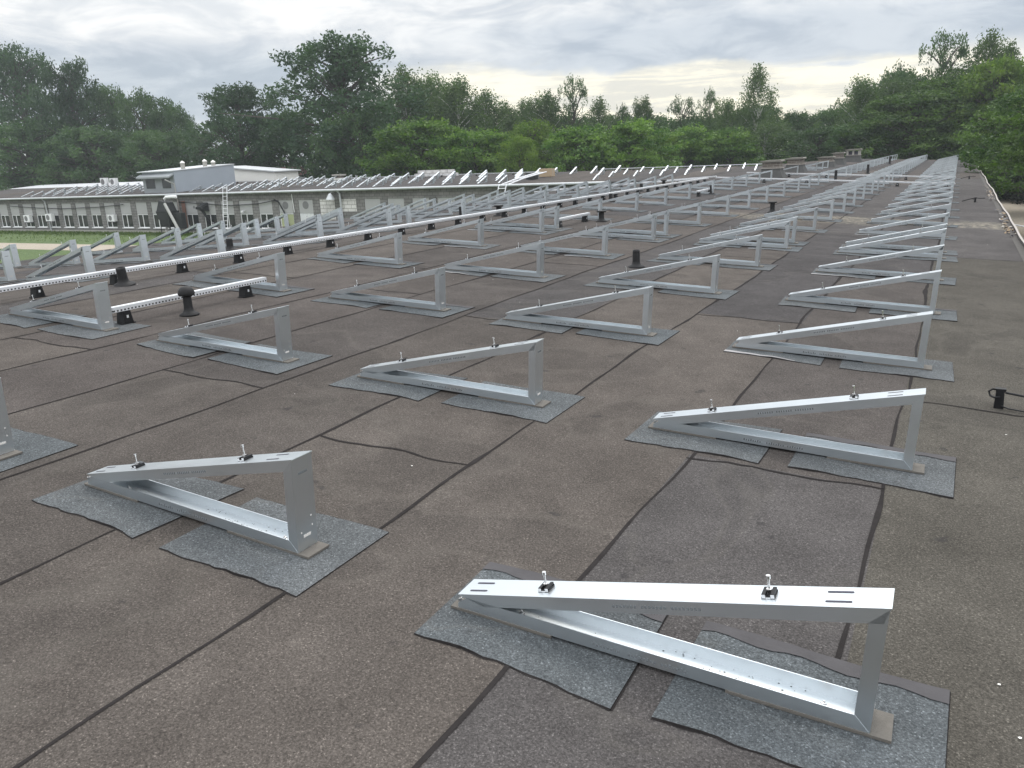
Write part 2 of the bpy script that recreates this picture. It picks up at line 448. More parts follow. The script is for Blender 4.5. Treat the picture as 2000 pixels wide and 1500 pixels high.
# ------------------------------------------------------------------ main building
bld = empty('flat_roofed_building', (0, 0, 0), 'long low building whose grey bitumen roof carries the rows of steel frames', 'building')
TH = 0.30
b = MB()
prof = [(EDGE_L * S + .3, 0.0), (EDGE_R * S - .25, 0.0), (EDGE_R * S - .25, W(0, 0, roof_z(EDGE_R)).z - TH), (RX * S, W(0, 0, ZR).z - TH), (EDGE_L * S + .3, W(0, 0, roof_z(EDGE_L)).z - TH)]
b.prism(prof, Y0 * S + .3, Y1 * S - .3, 'grey_block', 'y')
b.build('wall', bld)

BROWN = [(0.092, 0.081, 0.073), (0.088, 0.077, 0.071), (0.095, 0.083, 0.074), (0.085, 0.0755, 0.070), (0.090, 0.079, 0.072)]
GREY = [(0.075, 0.0695, 0.068), (0.079, 0.073, 0.071), (0.072, 0.067, 0.0665), (0.081, 0.075, 0.073)]
b = MB()
bounds = [EDGE_R, -0.10]
x = -0.10
while x - 0.588 > EDGE_L + 0.2:
    x -= 0.588; bounds.append(x)
    if x > RX > x - 0.588: bounds.append(RX)
bounds.append(EDGE_L)
bounds = sorted(set(bounds), reverse=True)
fixed = {0: [3.42, 8.0, 13.2, 19.0, 24.5], 1: [2.43, 6.9], 2: [4.62, 9.3], 3: [2.0, 7.1], 4: [3.9], 5: [2.29, 6.0], 6: [4.3], 7: [2.33, 5.2]}
rg = random.Random(4)
wob_c = {}
def wob(i, y):
    return 0.011 * math.sin(y * 1.3 + i * 2.1) + 0.006 * math.sin(y * 4.1 + i * 5.0) + 0.003 * math.sin(y * 11.0 + i)
def RP(x, y, dz=0.0):
    p = W(x, y, roof_z(x)); p.z += dz; return p
for i in range(len(bounds) - 1):
    xa, xb = bounds[i], bounds[i + 1]
    br = list(fixed.get(i, []))
    y = (br[-1] if br else 0) + rg.uniform(3.5, 6)
    while y < Y1 - 2: br.append(y); y += rg.uniform(4.5, 6.5)
    ys = [Y0] + br + [Y1]
    for j in range(len(ys) - 1):
        grey = (rg.random() < 0.38) if ys[j] < 9 else (rg.random() < 0.75)
        if (i, j) in ((1, 0), (2, 1), (0, 2), (0, 3)): grey = True
        if (i, j) in ((0, 0), (0, 1), (1, 1), (2, 0), (3, 0), (3, 1), (4, 0), (5, 0), (6, 0), (5, 1)): grey = False
        tint = rg.choice(GREY if grey else BROWN)
        if i == 0 and j < 2: tint = (0.085, 0.078, 0.067)
        f = rg.uniform(0.93, 1.07); tint = tuple(c * f for c in tint)
        b.quad([RP(xa, ys[j]), RP(xa, ys[j + 1]), RP(xb, ys[j + 1]), RP(xb, ys[j])][::-1], 'bitumen_roofing', tint)
        if j:                                    # cross lap: a wavy bead of bitumen
            n = 14; yy = ys[j]; prev = None
            for q in range(n + 1):
                xx = xa + (xb - xa) * q / n
                yo = yy + 0.010 * math.sin(q * 0.7 + i) + rg.uniform(-0.004, 0.004) - 0.03 * (q / n) * rg.uniform(0.8, 1.1)
                w = (0.003 + rg.uniform(0, 0.0035)) * (1.0 if yy < 14 else 1.6)
                cur = (RP(xx, yo - w, .003), RP(xx, yo + w, .003))
                if prev: b.quad([prev[0], cur[0], cur[1], prev[1]], 'bitumen_seam')
                prev = cur
    if i and abs(xa - RX) > 0.01:                # long lap
        y = Y0; prev = None
        while y < Y1:
            w = .72 * (0.0050 + 0.0025 * math.sin(y * 2.3 + i * 3) * math.sin(y * 5.9 + i) + rg.uniform(0, 0.0036) + (0.007 * rg.random() if rg.random() < .08 else 0)) * (1 if y < 5 else 1.5)
            if y >= 12: w *= 1.3
            xx = xa + wob(i, y)
            cur = (RP(xx - w, y, .003), RP(xx + w, y, .003))
            if prev: b.quad([prev[0], prev[1], cur[1], cur[0]], 'bitumen_seam')
            prev = cur
            y += 0.09 if y < 8 else 0.4
# deck edge under the sheets
for xa, xb in ((EDGE_R, RX), (RX, EDGE_L)):
    pa, pb, pc, pd = RP(xa, Y0, -.004), RP(xb, Y0, -.004), RP(xb, Y1, -.004), RP(xa, Y1, -.004)
    dn = Vector((0, 0, -TH + .004))
    b.hexa([pa + dn, pb + dn, pc + dn, pd + dn, pa, pb, pc, pd], 'tar_grey')
# chips, droppings, a straw
for k in range(34):
    y = 1.2 + 14 * rg.random() ** 1.5; x = rg.uniform(-5, 0.5)
    if rg.random() < .35: x = rg.uniform(0.15, 0.55)
    s_ = rg.uniform(0.0015, 0.0045); p = RP(x, y, .004); a = rg.uniform(0, 6)
    pts = [p + Vector((math.cos(a + q * 1.25) * s_ * S * rg.uniform(.6, 1.4), math.sin(a + q * 1.25) * s_ * S * rg.uniform(.6, 1.4), 0)) for q in range(5)]
    b.quad(pts, 'white_fleck')
roof = b.build('roof', bld, attr='tint')

# right-hand edge: a low upstand with a pale rusty lip, litter against it
b = MB(); rg = random.Random(11)
y = Y0; prev = None; lip = None
while y <= Y1:
    ww = 0.009 * math.sin(y * 1.1) + 0.004 * math.sin(y * 3.1)
    h = 0.045 + 0.012 * math.sin(y * 0.8)
    a0, a1 = RP(EDGE_R - 0.085, y, .004), RP(EDGE_R - 0.02 + ww, y, 0.010)
    a2 = a1 + Vector((0, 0, h)); a3 = a2 + Vector((0.028 + rg.uniform(0, .003), 0, 0.006)); a4 = a3 + Vector((0.004, 0, -0.2))
    if prev:
        for q, mt in ((0, 'flashing_old'), (1, 'flashing_old'), (2, 'flashing_lip'), (3, 'flashing_old')):
            b.quad([prev[q], prev[q + 1], (a0, a1, a2, a3, a4)[q + 1], (a0, a1, a2, a3, a4)[q]], mt)
    prev = (a0, a1, a2, a3, a4)
    y += 0.22
for k in range(260):
    y = rg.choice([rg.gauss(12.4, .9), rg.gauss(17.5, 1.2), rg.gauss(10.6, .3)])
    p = RP(EDGE_R - 0.07 + rg.uniform(-.05, .045), y, 0.012 + rg.uniform(0, .03)); s_ = rg.uniform(.015, .05)
    d1 = Vector((rg.uniform(-1, 1), rg.uniform(-1, 1), rg.uniform(-.3, .3))).normalized() * s_; d2 = d1.cross(Vector((rg.uniform(-.3, .3), rg.uniform(-.3, .3), 1))).normalized() * s_ * .6
    b.quad([p - d1, p + d2, p + d1, p - d2], rg.choice(['leaf_litter', 'leaf_litter', 'flashing_lip', 'slot_dark']))
b.build('edge_flashing', bld)

# ------------------------------------------------------------------ triangular panel frames
L, H, FW, FL, TK = 0.835 * S, 0.40, 0.112, 0.046, 0.003
PZ = 0.0165                                   # underside of the base channel above the roofing
hw = FW / 2
def base_mesh():
    b = MB()
    b.box((-L, -hw + TK, PZ), (-0.001, hw - TK, PZ + TK), 'galvanised_steel')
    for s in (-1, 1):
        y0, y1 = (hw - TK, hw) if s > 0 else (-hw, -hw + TK)
        b.prism([(-L, PZ), (-0.002, PZ), (-FL, PZ + FL), (-L + 0.035, PZ + FL), (-L, PZ + 0.018)], y0, y1, 'galvanised_steel')
    rg = random.Random(3)
    for k in range(70):
        x = rg.choice([rg.uniform(-L + .1, -.05), rg.gauss(-.38, .09), rg.gauss(-.3, .05)]); y = rg.uniform(-hw + .008, hw - .008)
        x = min(-.06, max(-L + .08, x)); s_ = rg.uniform(.0012, .0035)
        b.quad([(x - s_, y - s_, PZ + TK + .0006), (x + s_, y - s_ * .6, PZ + TK + .0006), (x + s_ * .7, y + s_, PZ + TK + .0006), (x - s_, y + s_ * .8, PZ + TK + .0006)], 'dirt_crumbs')
    for k in range(26):                         # faint maker's print on the near flange: too small to read
        x = -L * .62 + k * .012
        if k in (8, 9, 18): continue
        b.box((x, -hw - .0008, PZ + .014), (x + .007, -hw + .0004, PZ + .022 + .004 * (k % 3 == 0)), 'print_ink')
    return b.mesh('base_channel')
def upright_mesh():
    b = MB(); z0, z1 = PZ, PZ + H
    b.box((-TK, -hw + TK, z0 + .004), (0, hw - TK, z1 - .004), 'galvanised_steel')
    for s in (-1, 1):
        y0, y1 = (hw - TK, hw) if s > 0 else (-hw, -hw + TK)
        b.prism([(0, z0 + .002), (0, z1 - .004), (-FL, z1 - FL - .012), (-FL, z0 + FL + .003)], y0, y1, 'galvanised_steel')
    b.box((0.0002, -hw * .35, z0 + .052), (0.0012, hw * .35, z0 + .064), 'white_fleck')      # slot near the foot
    for yy, zz in ((-hw * .55, .075), (hw * .55, .088), (hw * .5, .13)):
        b.box((0.0002, yy - .003, z0 + zz), (0.0012, yy + .003, z0 + zz + .006), 'white_fleck')
    for k in range(9):
        b.box((0.0002, -hw * .4 + k * .0055, z1 - .075), (0.0009, -hw * .4 + k * .0055 + .003, z1 - .066), 'print_ink')
    return b.mesh('upright')
SLA = math.atan2(H - 0.052, L)
def slope_xf(p):                             # local along-beam coordinates (u from tip, y, w normal) into frame space
    u, y, w = p
    return Vector((-L + u * math.cos(SLA) - w * math.sin(SLA), y, PZ + 0.052 + u * math.sin(SLA) + w * math.cos(SLA)))
SLEN = L / math.cos(SLA) + 0.004
def beam_mesh():
    b = MB()
    b.box((0, -hw, -TK), (SLEN, hw, 0), 'galvanised_steel', slope_xf)
    for s in (-1, 1):
        y0, y1 = (hw - TK, hw) if s > 0 else (-hw, -hw + TK)
        p = [(0.0, y0, -TK), (SLEN - .002, y0, -TK), (SLEN - .026, y0, -FL), (.095, y0, -FL)]
        q = [(u, y1, w) for u, _, w in p]
        b.hexa(p + q, 'galvanised_steel', slope_xf)
    for u in (0.07, SLEN - 0.135):
        for yy in (-.027, .027):
            pts = []
            for k in range(12):
                a = 2 * math.pi * k / 12
                pts.append(slope_xf((u + (0.03 if math.cos(a) > 0 else -0.03) + .0055 * math.cos(a), yy + .0055 * math.sin(a), .0008)))
            b.quad(pts, 'slot_dark')
    for k in range(24):
        if k in (7, 15): continue
        u = SLEN * .42 + k * .012
        b.box((u, -hw - .0008, -.028), (u + .007, -hw + .0004, -.019), 'print_ink', slope_xf)
    return b.mesh('sloped_beam')
def clamp_mesh(u):
    b = MB()
    def xf(p): return slope_xf((u + p[0] * .82, p[1] * .80, p[2] * .9))
    b.box((-.024, -.030, .0005), (.024, .030, .006), 'black_plastic', xf)
    b.box((-.022, -.030, .006), (-.009, .030, .015), 'black_plastic', xf)
    b.box((.009, -.030, .006), (.022, .030, .015), 'black_plastic', xf)
    for s in (-1, 1): b.box((s * .0155 - .0065, -.0312, .002), (s * .0155 + .0065, -.0301, .014), 'aluminium', xf)
    b.box((-.008, -.0312, .001), (.008, -.0301, .005), 'aluminium', xf)
    return b.mesh('panel_clamp')
def bolt_mesh(u):
    b = MB()
    p0, p1 = slope_xf((u, 0, .006)), slope_xf((u + .004, 0, .052)); p2 = slope_xf((u + .005, 0, .062))
    b.tube([p0, p1], .0035, 'bolt_steel', 8); b.tube([p1, p2], .0068, 'bolt_steel', 8)
    b.tube([slope_xf((u, 0, .014)), slope_xf((u + .001, 0, .020))], .008, 'bolt_steel', 6)
    return b.mesh('clamp_bolt')
def screw_mesh(x):
    b = MB()
    b.lathe([(.012, 0), (.012, .002), (.007, .003), (.007, .010), (.003, .011), (.003, .016)], 'bolt_steel', (x, .004, PZ + TK), 8)
    b.box((x - .03, -.002, PZ + TK + .0002), (x + .012, .002, PZ + TK + .0009), 'slot_dark')
    return b.mesh('base_screw')
def tipbolt_mesh():
    b = MB()
    y = hw + .006; r_ = [.007, .007, .004, .004, .007, .007]
    b.tube([(-L + .010, q, PZ + .034) for q in (-y, -hw - .001, -hw, hw, hw + .001, y)], r_, 'bolt_steel', 6)
    return b.mesh('hinge_bolt')
def pad_mesh(x0, x1):
    b = MB(); b.box((x0, -hw - .003, .007), (x1, hw + .006, PZ - .0004), 'rubber_pad'); return b.mesh('base_pad')
FM = dict(base=base_mesh(), up=upright_mesh(), beam=beam_mesh(), c1=clamp_mesh(SLEN * .235), c2=clamp_mesh(SLEN * .765),
          b1=bolt_mesh(SLEN * .235), b2=bolt_mesh(SLEN * .765), s1=screw_mesh(-L + .22), s2=screw_mesh(-.13),
          tb=tipbolt_mesh(), p1=pad_mesh(-L - .028, -L + .36), p2=pad_mesh(-.40, .055))
def frame_proto(full):
    r = empty('panel_frame', (0, 0, -50), 'x', 'panel frame')
    link('base_channel', FM['base'], r); link('upright', FM['up'], r); link('sloped_beam', FM['beam'], r)
    for c, bo in (('c1', 'b1'), ('c2', 'b2')):
        k = link('panel_clamp', FM[c], r)
        if full: link('bolt', FM[bo], k)
    if full:
        link('base_screw', FM['s1'], r); link('base_screw', FM['s2'], r); link('hinge_bolt', FM['tb'], r)
        link('base_pad', FM['p1'], r); link('base_pad', FM['p2'], r)
    return r
P_FULL, P_FAR = frame_proto(True), frame_proto(False)
kids = kid_map()
used = set(); FCOUNT = [0]
def place_frame(x, y, z, rot, label, group, full=True, sc_=1.0):
    src = P_FULL if full else P_FAR
    if src.name in used: o = copy_tree(src, kids)
    else: o = src; used.add(src.name)
    o.location = W(x, y, z); o.rotation_euler = rot; o.scale = (sc_, sc_, sc_)
    o['label'] = label; o['group'] = group
    FCOUNT[0] += 1
    return o
ORD = ('first second third fourth fifth sixth seventh eighth ninth tenth eleventh twelfth thirteenth fourteenth fifteenth sixteenth '
       'seventeenth eighteenth nineteenth twentieth').split()
ORD += ['twenty-' + q for q in ORD[:9]] + ['thirtieth'] + ['thirty-' + q for q in ORD[:9]]
# where the frames stand along the roof; pairs mark the ends of two panel runs
YN = [1.335, 2.64, 3.94, 5.28, 6.60, 7.88, 8.29, 9.56, 10.93, 12.18, 13.5, 15.0, 16.45, 17.75, 19.05]
YF = [20.4, 21.75, 23.9, 25.25, 26.6, 27.95, 29.3, 30.65, 32.0, 33.35, 34.7, 36.05, 37.4, 38.75, 40.1, 41.45, 42.8, 44.1]
ROWS = [  # back position, slope sign, first and last index, name
    (-0.043, 1, 0, 'row along right roof edge', YN, YF),
    (-1.343, 1, 0, 'second row in from right roof edge', YN, YF),
    (-2.640, 1, 0, 'third row in from right roof edge', YN, YF),
    (-3.915, 1, 1, 'row just right of long cable tray', YN, [20.4, 24.0, 27.5, 28.8, 30.1]),
    (-5.93, -1, 2, 'row just left of long cable tray', YN, []),
    (-7.03, -1, 2, 'second row left of long cable tray', YN, []),
    (-8.15, -1, 3, 'third row left of long cable tray', YN, []),
    (-9.26, -1, 3, 'row along the lawn eave', YN, []),
]
PATCH = []
rgf = random.Random(5)
for (xb, sg, i0, nm, yn, yf) in ROWS:
    th = math.atan(RS) if sg > 0 else -math.atan(LS)
    for i in range(i0, len(yn)):
        y = yn[i] + (0.0 if i < 4 else rgf.uniform(-.03, .03)); x = xb + rgf.uniform(-.008, .008)
        place_frame(x, y, roof_z(x), (rgf.uniform(-.006, .006), th, rgf.uniform(-.020, .020)),
                    'steel triangle frame, %s from the front, %s' % (ORD[i - i0], nm), 'panel frames on the near roof', full=(i < 9))
        PATCH.append((x, y, sg))
    for i, y in enumerate(yf):
        x = xb + rgf.uniform(-.01, .01)
        place_frame(x, y, roof_z(x), (0, th, rgf.uniform(-.01, .01)),
                    'distant steel frame, %s beyond the crossing trays, %s' % (ORD[i], nm), 'far frames of ' + nm, full=False)
        PATCH.append((x, y, sg))

# membrane patches welded to the roofing under each frame
def patch_mesh(x0, x1, seed, strip):
    rg = random.Random(seed); b = MB()
    n, wy = 16, 0.165 * S
    lo, hi = [], []
    for i in range(n + 1):
        u = i / n; x = x0 + (x1 - x0) * u
        lift = 0.005 * max(0, math.sin(u * 7 + seed)) ** 2
        lo.append((x + rg.uniform(-.004, .004), -wy + 0.014 * math.sin(u * 4 + seed * 1.7) + rg.uniform(-.005, .005) - .02 * u, 0.005 + lift))
        hi.append((x + rg.uniform(-.004, .004), wy + 0.010 * math.sin(u * 5 + seed) + rg.uniform(-.003, .003) + .012 * u, 0.005))
    sk = rg.uniform(-.03, .03)
    lo = [(x + sk, y, z) for x, y, z in lo]
    for i in range(n):
        a, c, d, e = lo[i], lo[i + 1], hi[i + 1], hi[i]
        b.quad([a, c, d, e], 'slate_membrane')
        b.quad([(a[0], a[1] - .003, .0005), (c[0], c[1] - .003, .0005), c, a], 'bitumen_seam')
        if strip == 1:                        # smooth selvedge along the far side
            s0, s1 = (e[0], e[1] - .060 + .012 * math.sin(i * 1.1), .0085), (d[0], d[1] - .060 + .012 * math.sin(i * 1.1 + 1.1), .0085)
            b.quad([s0, s1, (d[0], d[1], .0085), (e[0], e[1], .0085)], 'smooth_bitumen')
        if strip == 2 and i < n * .75:        # bright torched film along the near lip
            b.quad([(a[0], a[1] + .004, a[2] + .0015), (c[0], c[1] + .004, c[2] + .0015), (c[0], c[1] + .05 * (1 - i / n), c[2] + .0015), (a[0], a[1] + .05 * (1 - (i - 1) / n), a[2] + .0015)], 'bright_film')
    bl = [(lo[i], (0, -1)) for i in range(n + 1)] + [(hi[i], (0, 1)) for i in range(n, -1, -1)]
    for i in range(len(bl) - 1):
        (p, d0), (q, d1) = bl[i], bl[i + 1]
        if d0 != d1: d0 = d1 = (1, 0)
        w0 = .002 + .007 * abs(math.sin(i * 1.7 + seed)) * rg.random(); w1 = .002 + .007 * abs(math.sin((i + 1) * 1.7 + seed)) * rg.random()
        b.quad([(p[0], p[1], .0025), (p[0] + d0[0] * w0, p[1] + d0[1] * w0, .0025), (q[0] + d1[0] * w1, q[1] + d1[1] * w1, .0025), (q[0], q[1], .0025)], 'bitumen_seam')
    for pts in ((lo[0], hi[0]), (lo[-1], hi[-1])):
        (a, c) = pts
        b.quad([a, c, (c[0], c[1], .0005), (a[0], a[1], .0005)], 'bitumen_seam')
    return b
PM = {}
for side, (x0, x1) in (('front', (-.875 * S, -.425 * S)), ('back', (-.345 * S, .118 * S))):
    PM[side] = [patch_mesh(x0, x1, k + (7 if side == 'back' else 0), (1, 0, 0, 0, 2)[k]) for k in range(5)]
PMESH = {s: [q.mesh('membrane_patch') for q in l] for s, l in PM.items()}
PATCH.sort(key=lambda p: p[0] ** 2 + p[1] ** 2)
far = MB(); npatch = 0; rg = random.Random(9)
for n, (x, y, sg) in enumerate(PATCH):
    th = math.atan(RS) if sg > 0 else -math.atan(LS)
    for side in ('front', 'back'):
        k = 0 if (n < 2 and side == 'front') else rg.randrange(5)
        if n == 0: k = (1 if side == 'back' else 0)
        k = {0: 0, 1: 3}.get(n, k)
        if npatch < 100:
            o = link('membrane_patch', PMESH[side][k], roof); npatch += 1
            o.location = W(x, y, roof_z(x)); o.rotation_euler = (0, th, rg.uniform(-.03, .03))
        else:
            mt = Matrix.Translation(W(x, y, roof_z(x))) @ Matrix.Rotation(th, 4, 'Y')
            q = PM[side][k]; base = len(far.v)
            far.v += [tuple(mt @ Vector(v)) for v in q.v]
            far.f += [tuple(base + i for i in f) for f in q.f]
            far.mi += [far.mat(q.mats[i]) for i in q.mi]; far.k += q.k
tag(far.build('distant_membrane_patches', roof), kind='stuff')

# ------------------------------------------------------------------ cable trays on cone feet
def foot_mesh():
    b = MB()
    b.prism([(-.055, 0), (.055, 0), (.034, .118), (-.034, .118)], -.045, .045, 'black_plastic', 'x')
    b.box((-.052, -.066, 0.001), (.052, .066, .010), 'black_plastic')
    b.box((.0452, -.010, .055), (.046, .010, .080), 'aluminium')
    return b.mesh('support_foot')
FOOT = foot_mesh()
def tray(p0, p1, label, group=None, step=0.92, wid=.085, off=0.3):
    """p0, p1: points on the roof in units; the tray runs straight between them, 0.12 m above the roofing"""
    A, B = W(*p0), W(*p1); d = B - A; ln = d.length
    yaw = math.atan2(-d.x, d.y); pit = math.atan2(d.z, math.hypot(d.x, d.y))
    r = empty('cable_tray', A, label, 'cable tray', group, (pit, 0, yaw))
    b = MB(); w = wid / 2
    b.box((-w, 0, 0), (w, ln, .044), 'tray_metal')
    for q in (-.6, 0, .6): b.box((w * q - .009, .002, .044), (w * q + .009, ln - .002, .048), 'aluminium')
    ch = b.build('channel', r); ch.location = (0, 0, .118)
    y = off
    while y < ln:
        f = link('support_foot', FOOT, r); f.location = (0, y, 0); y += step
    return r
XT = -5.18
tray((XT, 1.2, roof_z(XT)), (XT, 19.3, roof_z(XT)), 'long silver perforated cable tray running the whole way up the roof ridge', step=.915, off=.2)
tray((-5.05, 19.55, roof_z(-5.05)), (-0.02, 19.55, roof_z(-0.02)), 'nearer of two silver cable trays crossing the right roof slope', 'crossing cable trays', 1.5)
tray((-5.05, 22.75, roof_z(-5.05)), (-0.02, 22.75, roof_z(-0.02)), 'farther of two silver cable trays crossing the right roof slope', 'crossing cable trays', 1.5)
tray((-9.9, 19.55, roof_z(-9.9)), (-5.3, 19.55, roof_z(-5.3)), 'silver cable tray crossing the lawn side slope behind the last frames', 'crossing cable trays', 1.5)
tray((-9.9, 20.6, roof_z(-9.9)), (-5.3, 20.6, roof_z(-5.3)), 'second silver cable tray crossing the lawn side slope, farther back', 'crossing cable trays', 1.5)
tray((-3.99, 2.72, roof_z(-3.99)), (-3.99, 3.86, roof_z(-3.99)), 'short silver cable tray joining two frames beside the mushroom vent', 'short jumper trays', 1.42, .06, .12)
tray((-3.99, 8.38, roof_z(-3.99)), (-3.99, 9.35, roof_z(-3.99)), 'short silver cable tray by the frame pair halfway up the roof', 'short jumper trays', 1.2, .06, .15)
tray((-3.99, 14.2, roof_z(-3.99)), (-3.99, 15.2, roof_z(-3.99)), 'short silver cable tray near the first brick chimney', 'short jumper trays', 1.2, .06, .15)

# ------------------------------------------------------------------ pipes through the roof (parts of the roof)
def vent(x, y, h, r, head, tilt=0.0):
    b = MB(); prof = [(r * 2.4, 0), (r * 2.3, .012), (r * 1.5, .03), (r * 1.15, .05), (r * 1.05, .08)]
    if head == 'mushroom':
        prof += [(r, h * .62), (r, h * .66), (r * 1.8, h * .68), (r * 2.0, h * .75), (r * 1.75, h * .88), (r * 1.2, h * .97), (r * .3, h)]
    elif head == 'cap':
        prof += [(r, h * .82), (r * 1.05, h * .84), (r * 1.9, h * .86), (r * 1.9, h), (r * 1.2, h)]
    else:
        prof += [(r, h * .9), (r * .98, h), (r * .8, h), (r * .78, h * .8)]
    b.lathe(prof, 'vent_plastic', n=14)
    o = b.build('vent_pipe', roof, smooth=True); o.location = RP(x, y, .001); o.rotation_euler = (tilt, tilt * .5, 0)
for a in [(-3.86, 3.12, .27, .038, 'mushroom'), (-2.20, 6.11, .22, .046, 'open'), (-3.82, 9.35, .21, .05, 'cap'), (-3.95, 15.0, .26, .05, 'open'),
          (-2.22, 11.7, .24, .05, 'cap'), (-5.55, 15.7, .26, .05, 'open'), (-2.55, 21.0, .42, .05, 'open'), (-2.30, 26.1, .42, .055, 'open'),
          (-2.40, 36.0, .5, .06, 'open'), (-5.05, 3.58, .20, .05, 'open', .12), (-6.2, 9.9, .25, .055, 'open'), (-5.5, 9.75, .23, .055, 'cap'),
          (-6.75, 6.1, .2, .055, 'open'), (-5.7, 17.6, .26, .055, 'cap'), (-4.9, 12.4, .2, .05, 'open')]:
    vent(*a)

# brick chimneys with a flared tarred skirt and a slab on top
for n, (x, y, wx, hh) in enumerate([(-4.30, 22.4, .70, .72), (-4.35, 26.2, .70, .70), (-4.20, 31.6, .76, .58), (-4.15, 34.6, .58, .76), (-4.02, 38.6, .86, .90)]):
    b = MB(); w2, d2 = wx / 2, .36
    z0 = -.1
    lo = [(-w2 - .22, -d2 - .2, z0), (w2 + .22, -d2 - .2, z0), (w2 + .22, d2 + .2, z0), (-w2 - .22, d2 + .2, z0)]
    md = [(-w2 - .04, -d2 - .04, .28), (w2 + .04, -d2 - .04, .28), (w2 + .04, d2 + .04, .28), (-w2 - .04, d2 + .04, .28)]
    tp = [(-w2 - .025, -d2 - .025, hh * .5), (w2 + .025, -d2 - .025, hh * .5), (w2 + .025, d2 + .025, hh * .5), (-w2 - .025, d2 + .025, hh * .5)]
    b.hexa(lo + md, 'tar_grey'); b.hexa(md + tp, 'tar_grey')
    b.box((-w2 - .05, -d2 - .05, hh * .5), (w2 + .05, d2 + .05, hh * .5 + .035), 'flashing_lip')
    if n == 4:
        for sx_ in (-w2, -.06, w2 - .12): b.box((sx_, -d2, hh * .5 + .035), (sx_ + .12, d2, hh * .84), 'concrete')
        b.box((-w2 + .12, -d2 + .1, hh * .5 + .035), (w2 - .12, d2 - .1, hh * .80), 'slot_dark')
    else:
        b.box((-w2, -d2, hh * .5 + .035), (w2, d2, hh * .86), 'old_brick')
    o = b.build('chimney', roof); o.location = RP(x, y)
    b = MB()
    b.prism([(-w2 - .08, hh * .86), (w2 + .08, hh * .86), (w2 + .09, hh * .93), (w2 + .03, hh * .98), (-w2 + .1, hh * .965), (-w2 - .09, hh * .92)], -d2 - .08, d2 + .08, 'slab_old')
    o.name = 'chimney'; c2 = b.build('cap', None)
    # the slab is joined to its stack: one sub-part of the roof each
    o.data = o.data.copy()
    me = o.data; base_v = [tuple(v.co) for v in me.vertices]; base_f = [tuple(p.vertices) for p in me.polygons]; bi = [p.material_index for p in me.polygons]
    cm = c2.data; off = len(base_v); mats = list(me.materials)
    nm = bpy.data.meshes.new('chimney'); nm.from_pydata(base_v + [tuple(v.co) for v in cm.vertices], [], base_f + [tuple(off + i for i in p.vertices) for p in cm.polygons])
    for mm in mats: nm.materials.append(mm)
    nm.materials.append(MATS['slab_old']); nm.polygons.foreach_set('material_index', bi + [len(mats)] * len(cm.polygons))
    o.data = nm; bpy.data.objects.remove(c2)

# lightning-wire holders along the right edge
def wire_post(x, y, label, long_wire):
    b = MB()
    b.prism([(-.026, 0), (.026, 0), (.022, .105), (.030, .112), (.030, .125), (-.028, .125), (-.022, .10)], -.02, .02, 'black_plastic')
    r = b.build('wire_holder'); r.location = RP(x, y, .001); tag(r, label, 'wire holder', 'lightning wire holders')
    b = MB()
    b.tube([(.03, .022, .10), (0, .024, .108), (-.04, .02, .112), (-.06, .012, .098), (-.052, 0, .075), (-.03, -.022, .07), (0, -.024, .075)], .0065, 'black_plastic', 6)
    if long_wire:
        b.tube([(.028, 0, .100), (.16, -.01, .085), (.42, -.02, .082), (.62, -.03, .05)], .007, 'black_plastic', 6)
        b.tube([(.012, -.022, .02), (.05, -.03, .008), (.14, -.06, .007), (.3, -.11, .008), (.6, -.14, .010)], .0045, 'black_plastic', 6)
    else:
        b.tube([(-.30, .02, .03), (-.1, 0, .09), (0, 0, .11), (.12, .02, .10), (.22, .05, .10)], .012, 'black_plastic', 6)
    b.build('wire', r)
wire_post(0.227, 3.47, 'black wire holder with looped wire, nearest to the camera at right', True)
wire_post(0.30, 15.3, 'small black wire holder with bent ends beyond the mossy line', False)
wire_post(0.28, 24.0, 'second small black wire holder beyond the mossy line', False)
wire_post(0.27, 33.5, 'farthest small black wire holder, close to the roof end', False)

# ------------------------------------------------------------------ far wing with the windowed front
wing = empty('factory_wing', (0, 0, 0), 'long grey block-walled wing with a row of white windows across the lawn', 'building')
LE = [-1.8225, -1.7797, -1.739, -1.6938, -1.6515, -1.6085, -1.5632, -1.5191, -1.4745, -1.4311, -1.3844, -1.3389, -1.2961, -1.2559, -1.206, -1.1602, -1.1158,
      -1.0715, -1.0261, -.9809, -.9372, -.8916, -.8485, -.8017, -.7574, -.7118, -.6669, -.6227, -.5783, -.534, -.49, -.446]
OPW = .0305 * WY0
ops = [(r * WY0, r * WY0 + OPW) for r in LE]
KIND = {19: 'curtain', 20: 'door', 21: 'block', 22: 'halfblock', 23: 'lowpanel'}
for k in range(24, 32): KIND[k] = 'panel'
Z_HEAD, Z_PAN, Z_SILL, Z_G = -1.412, -2.003, -2.668, -GZ
XW0, XW1 = -56.0, EDGE_L + .2
def WB(b, x0, x1, y0, y1, z0, z1, mat): b.box(tuple(W(x0, y0, z0)), tuple(W(x1, y1, z1)), mat)
b = MB()
TW = .16
xs = [XW0] + [v for o in ops for v in o] + [XW1]
for i in range(0, len(xs), 2):                                   # piers between openings
    WB(b, xs[i], xs[i + 1], WY0, WY0 + TW, Z_G, Z_HEAD, 'grey_block')
for i, (x0, x1) in enumerate(ops):                               # wall under each sill
    k = KIND.get(i, 'window')
    if k in ('door', 'block'): continue
    WB(b, x0, x1, WY0, WY0 + TW, Z_G, Z_SILL, 'grey_block')
n = 12
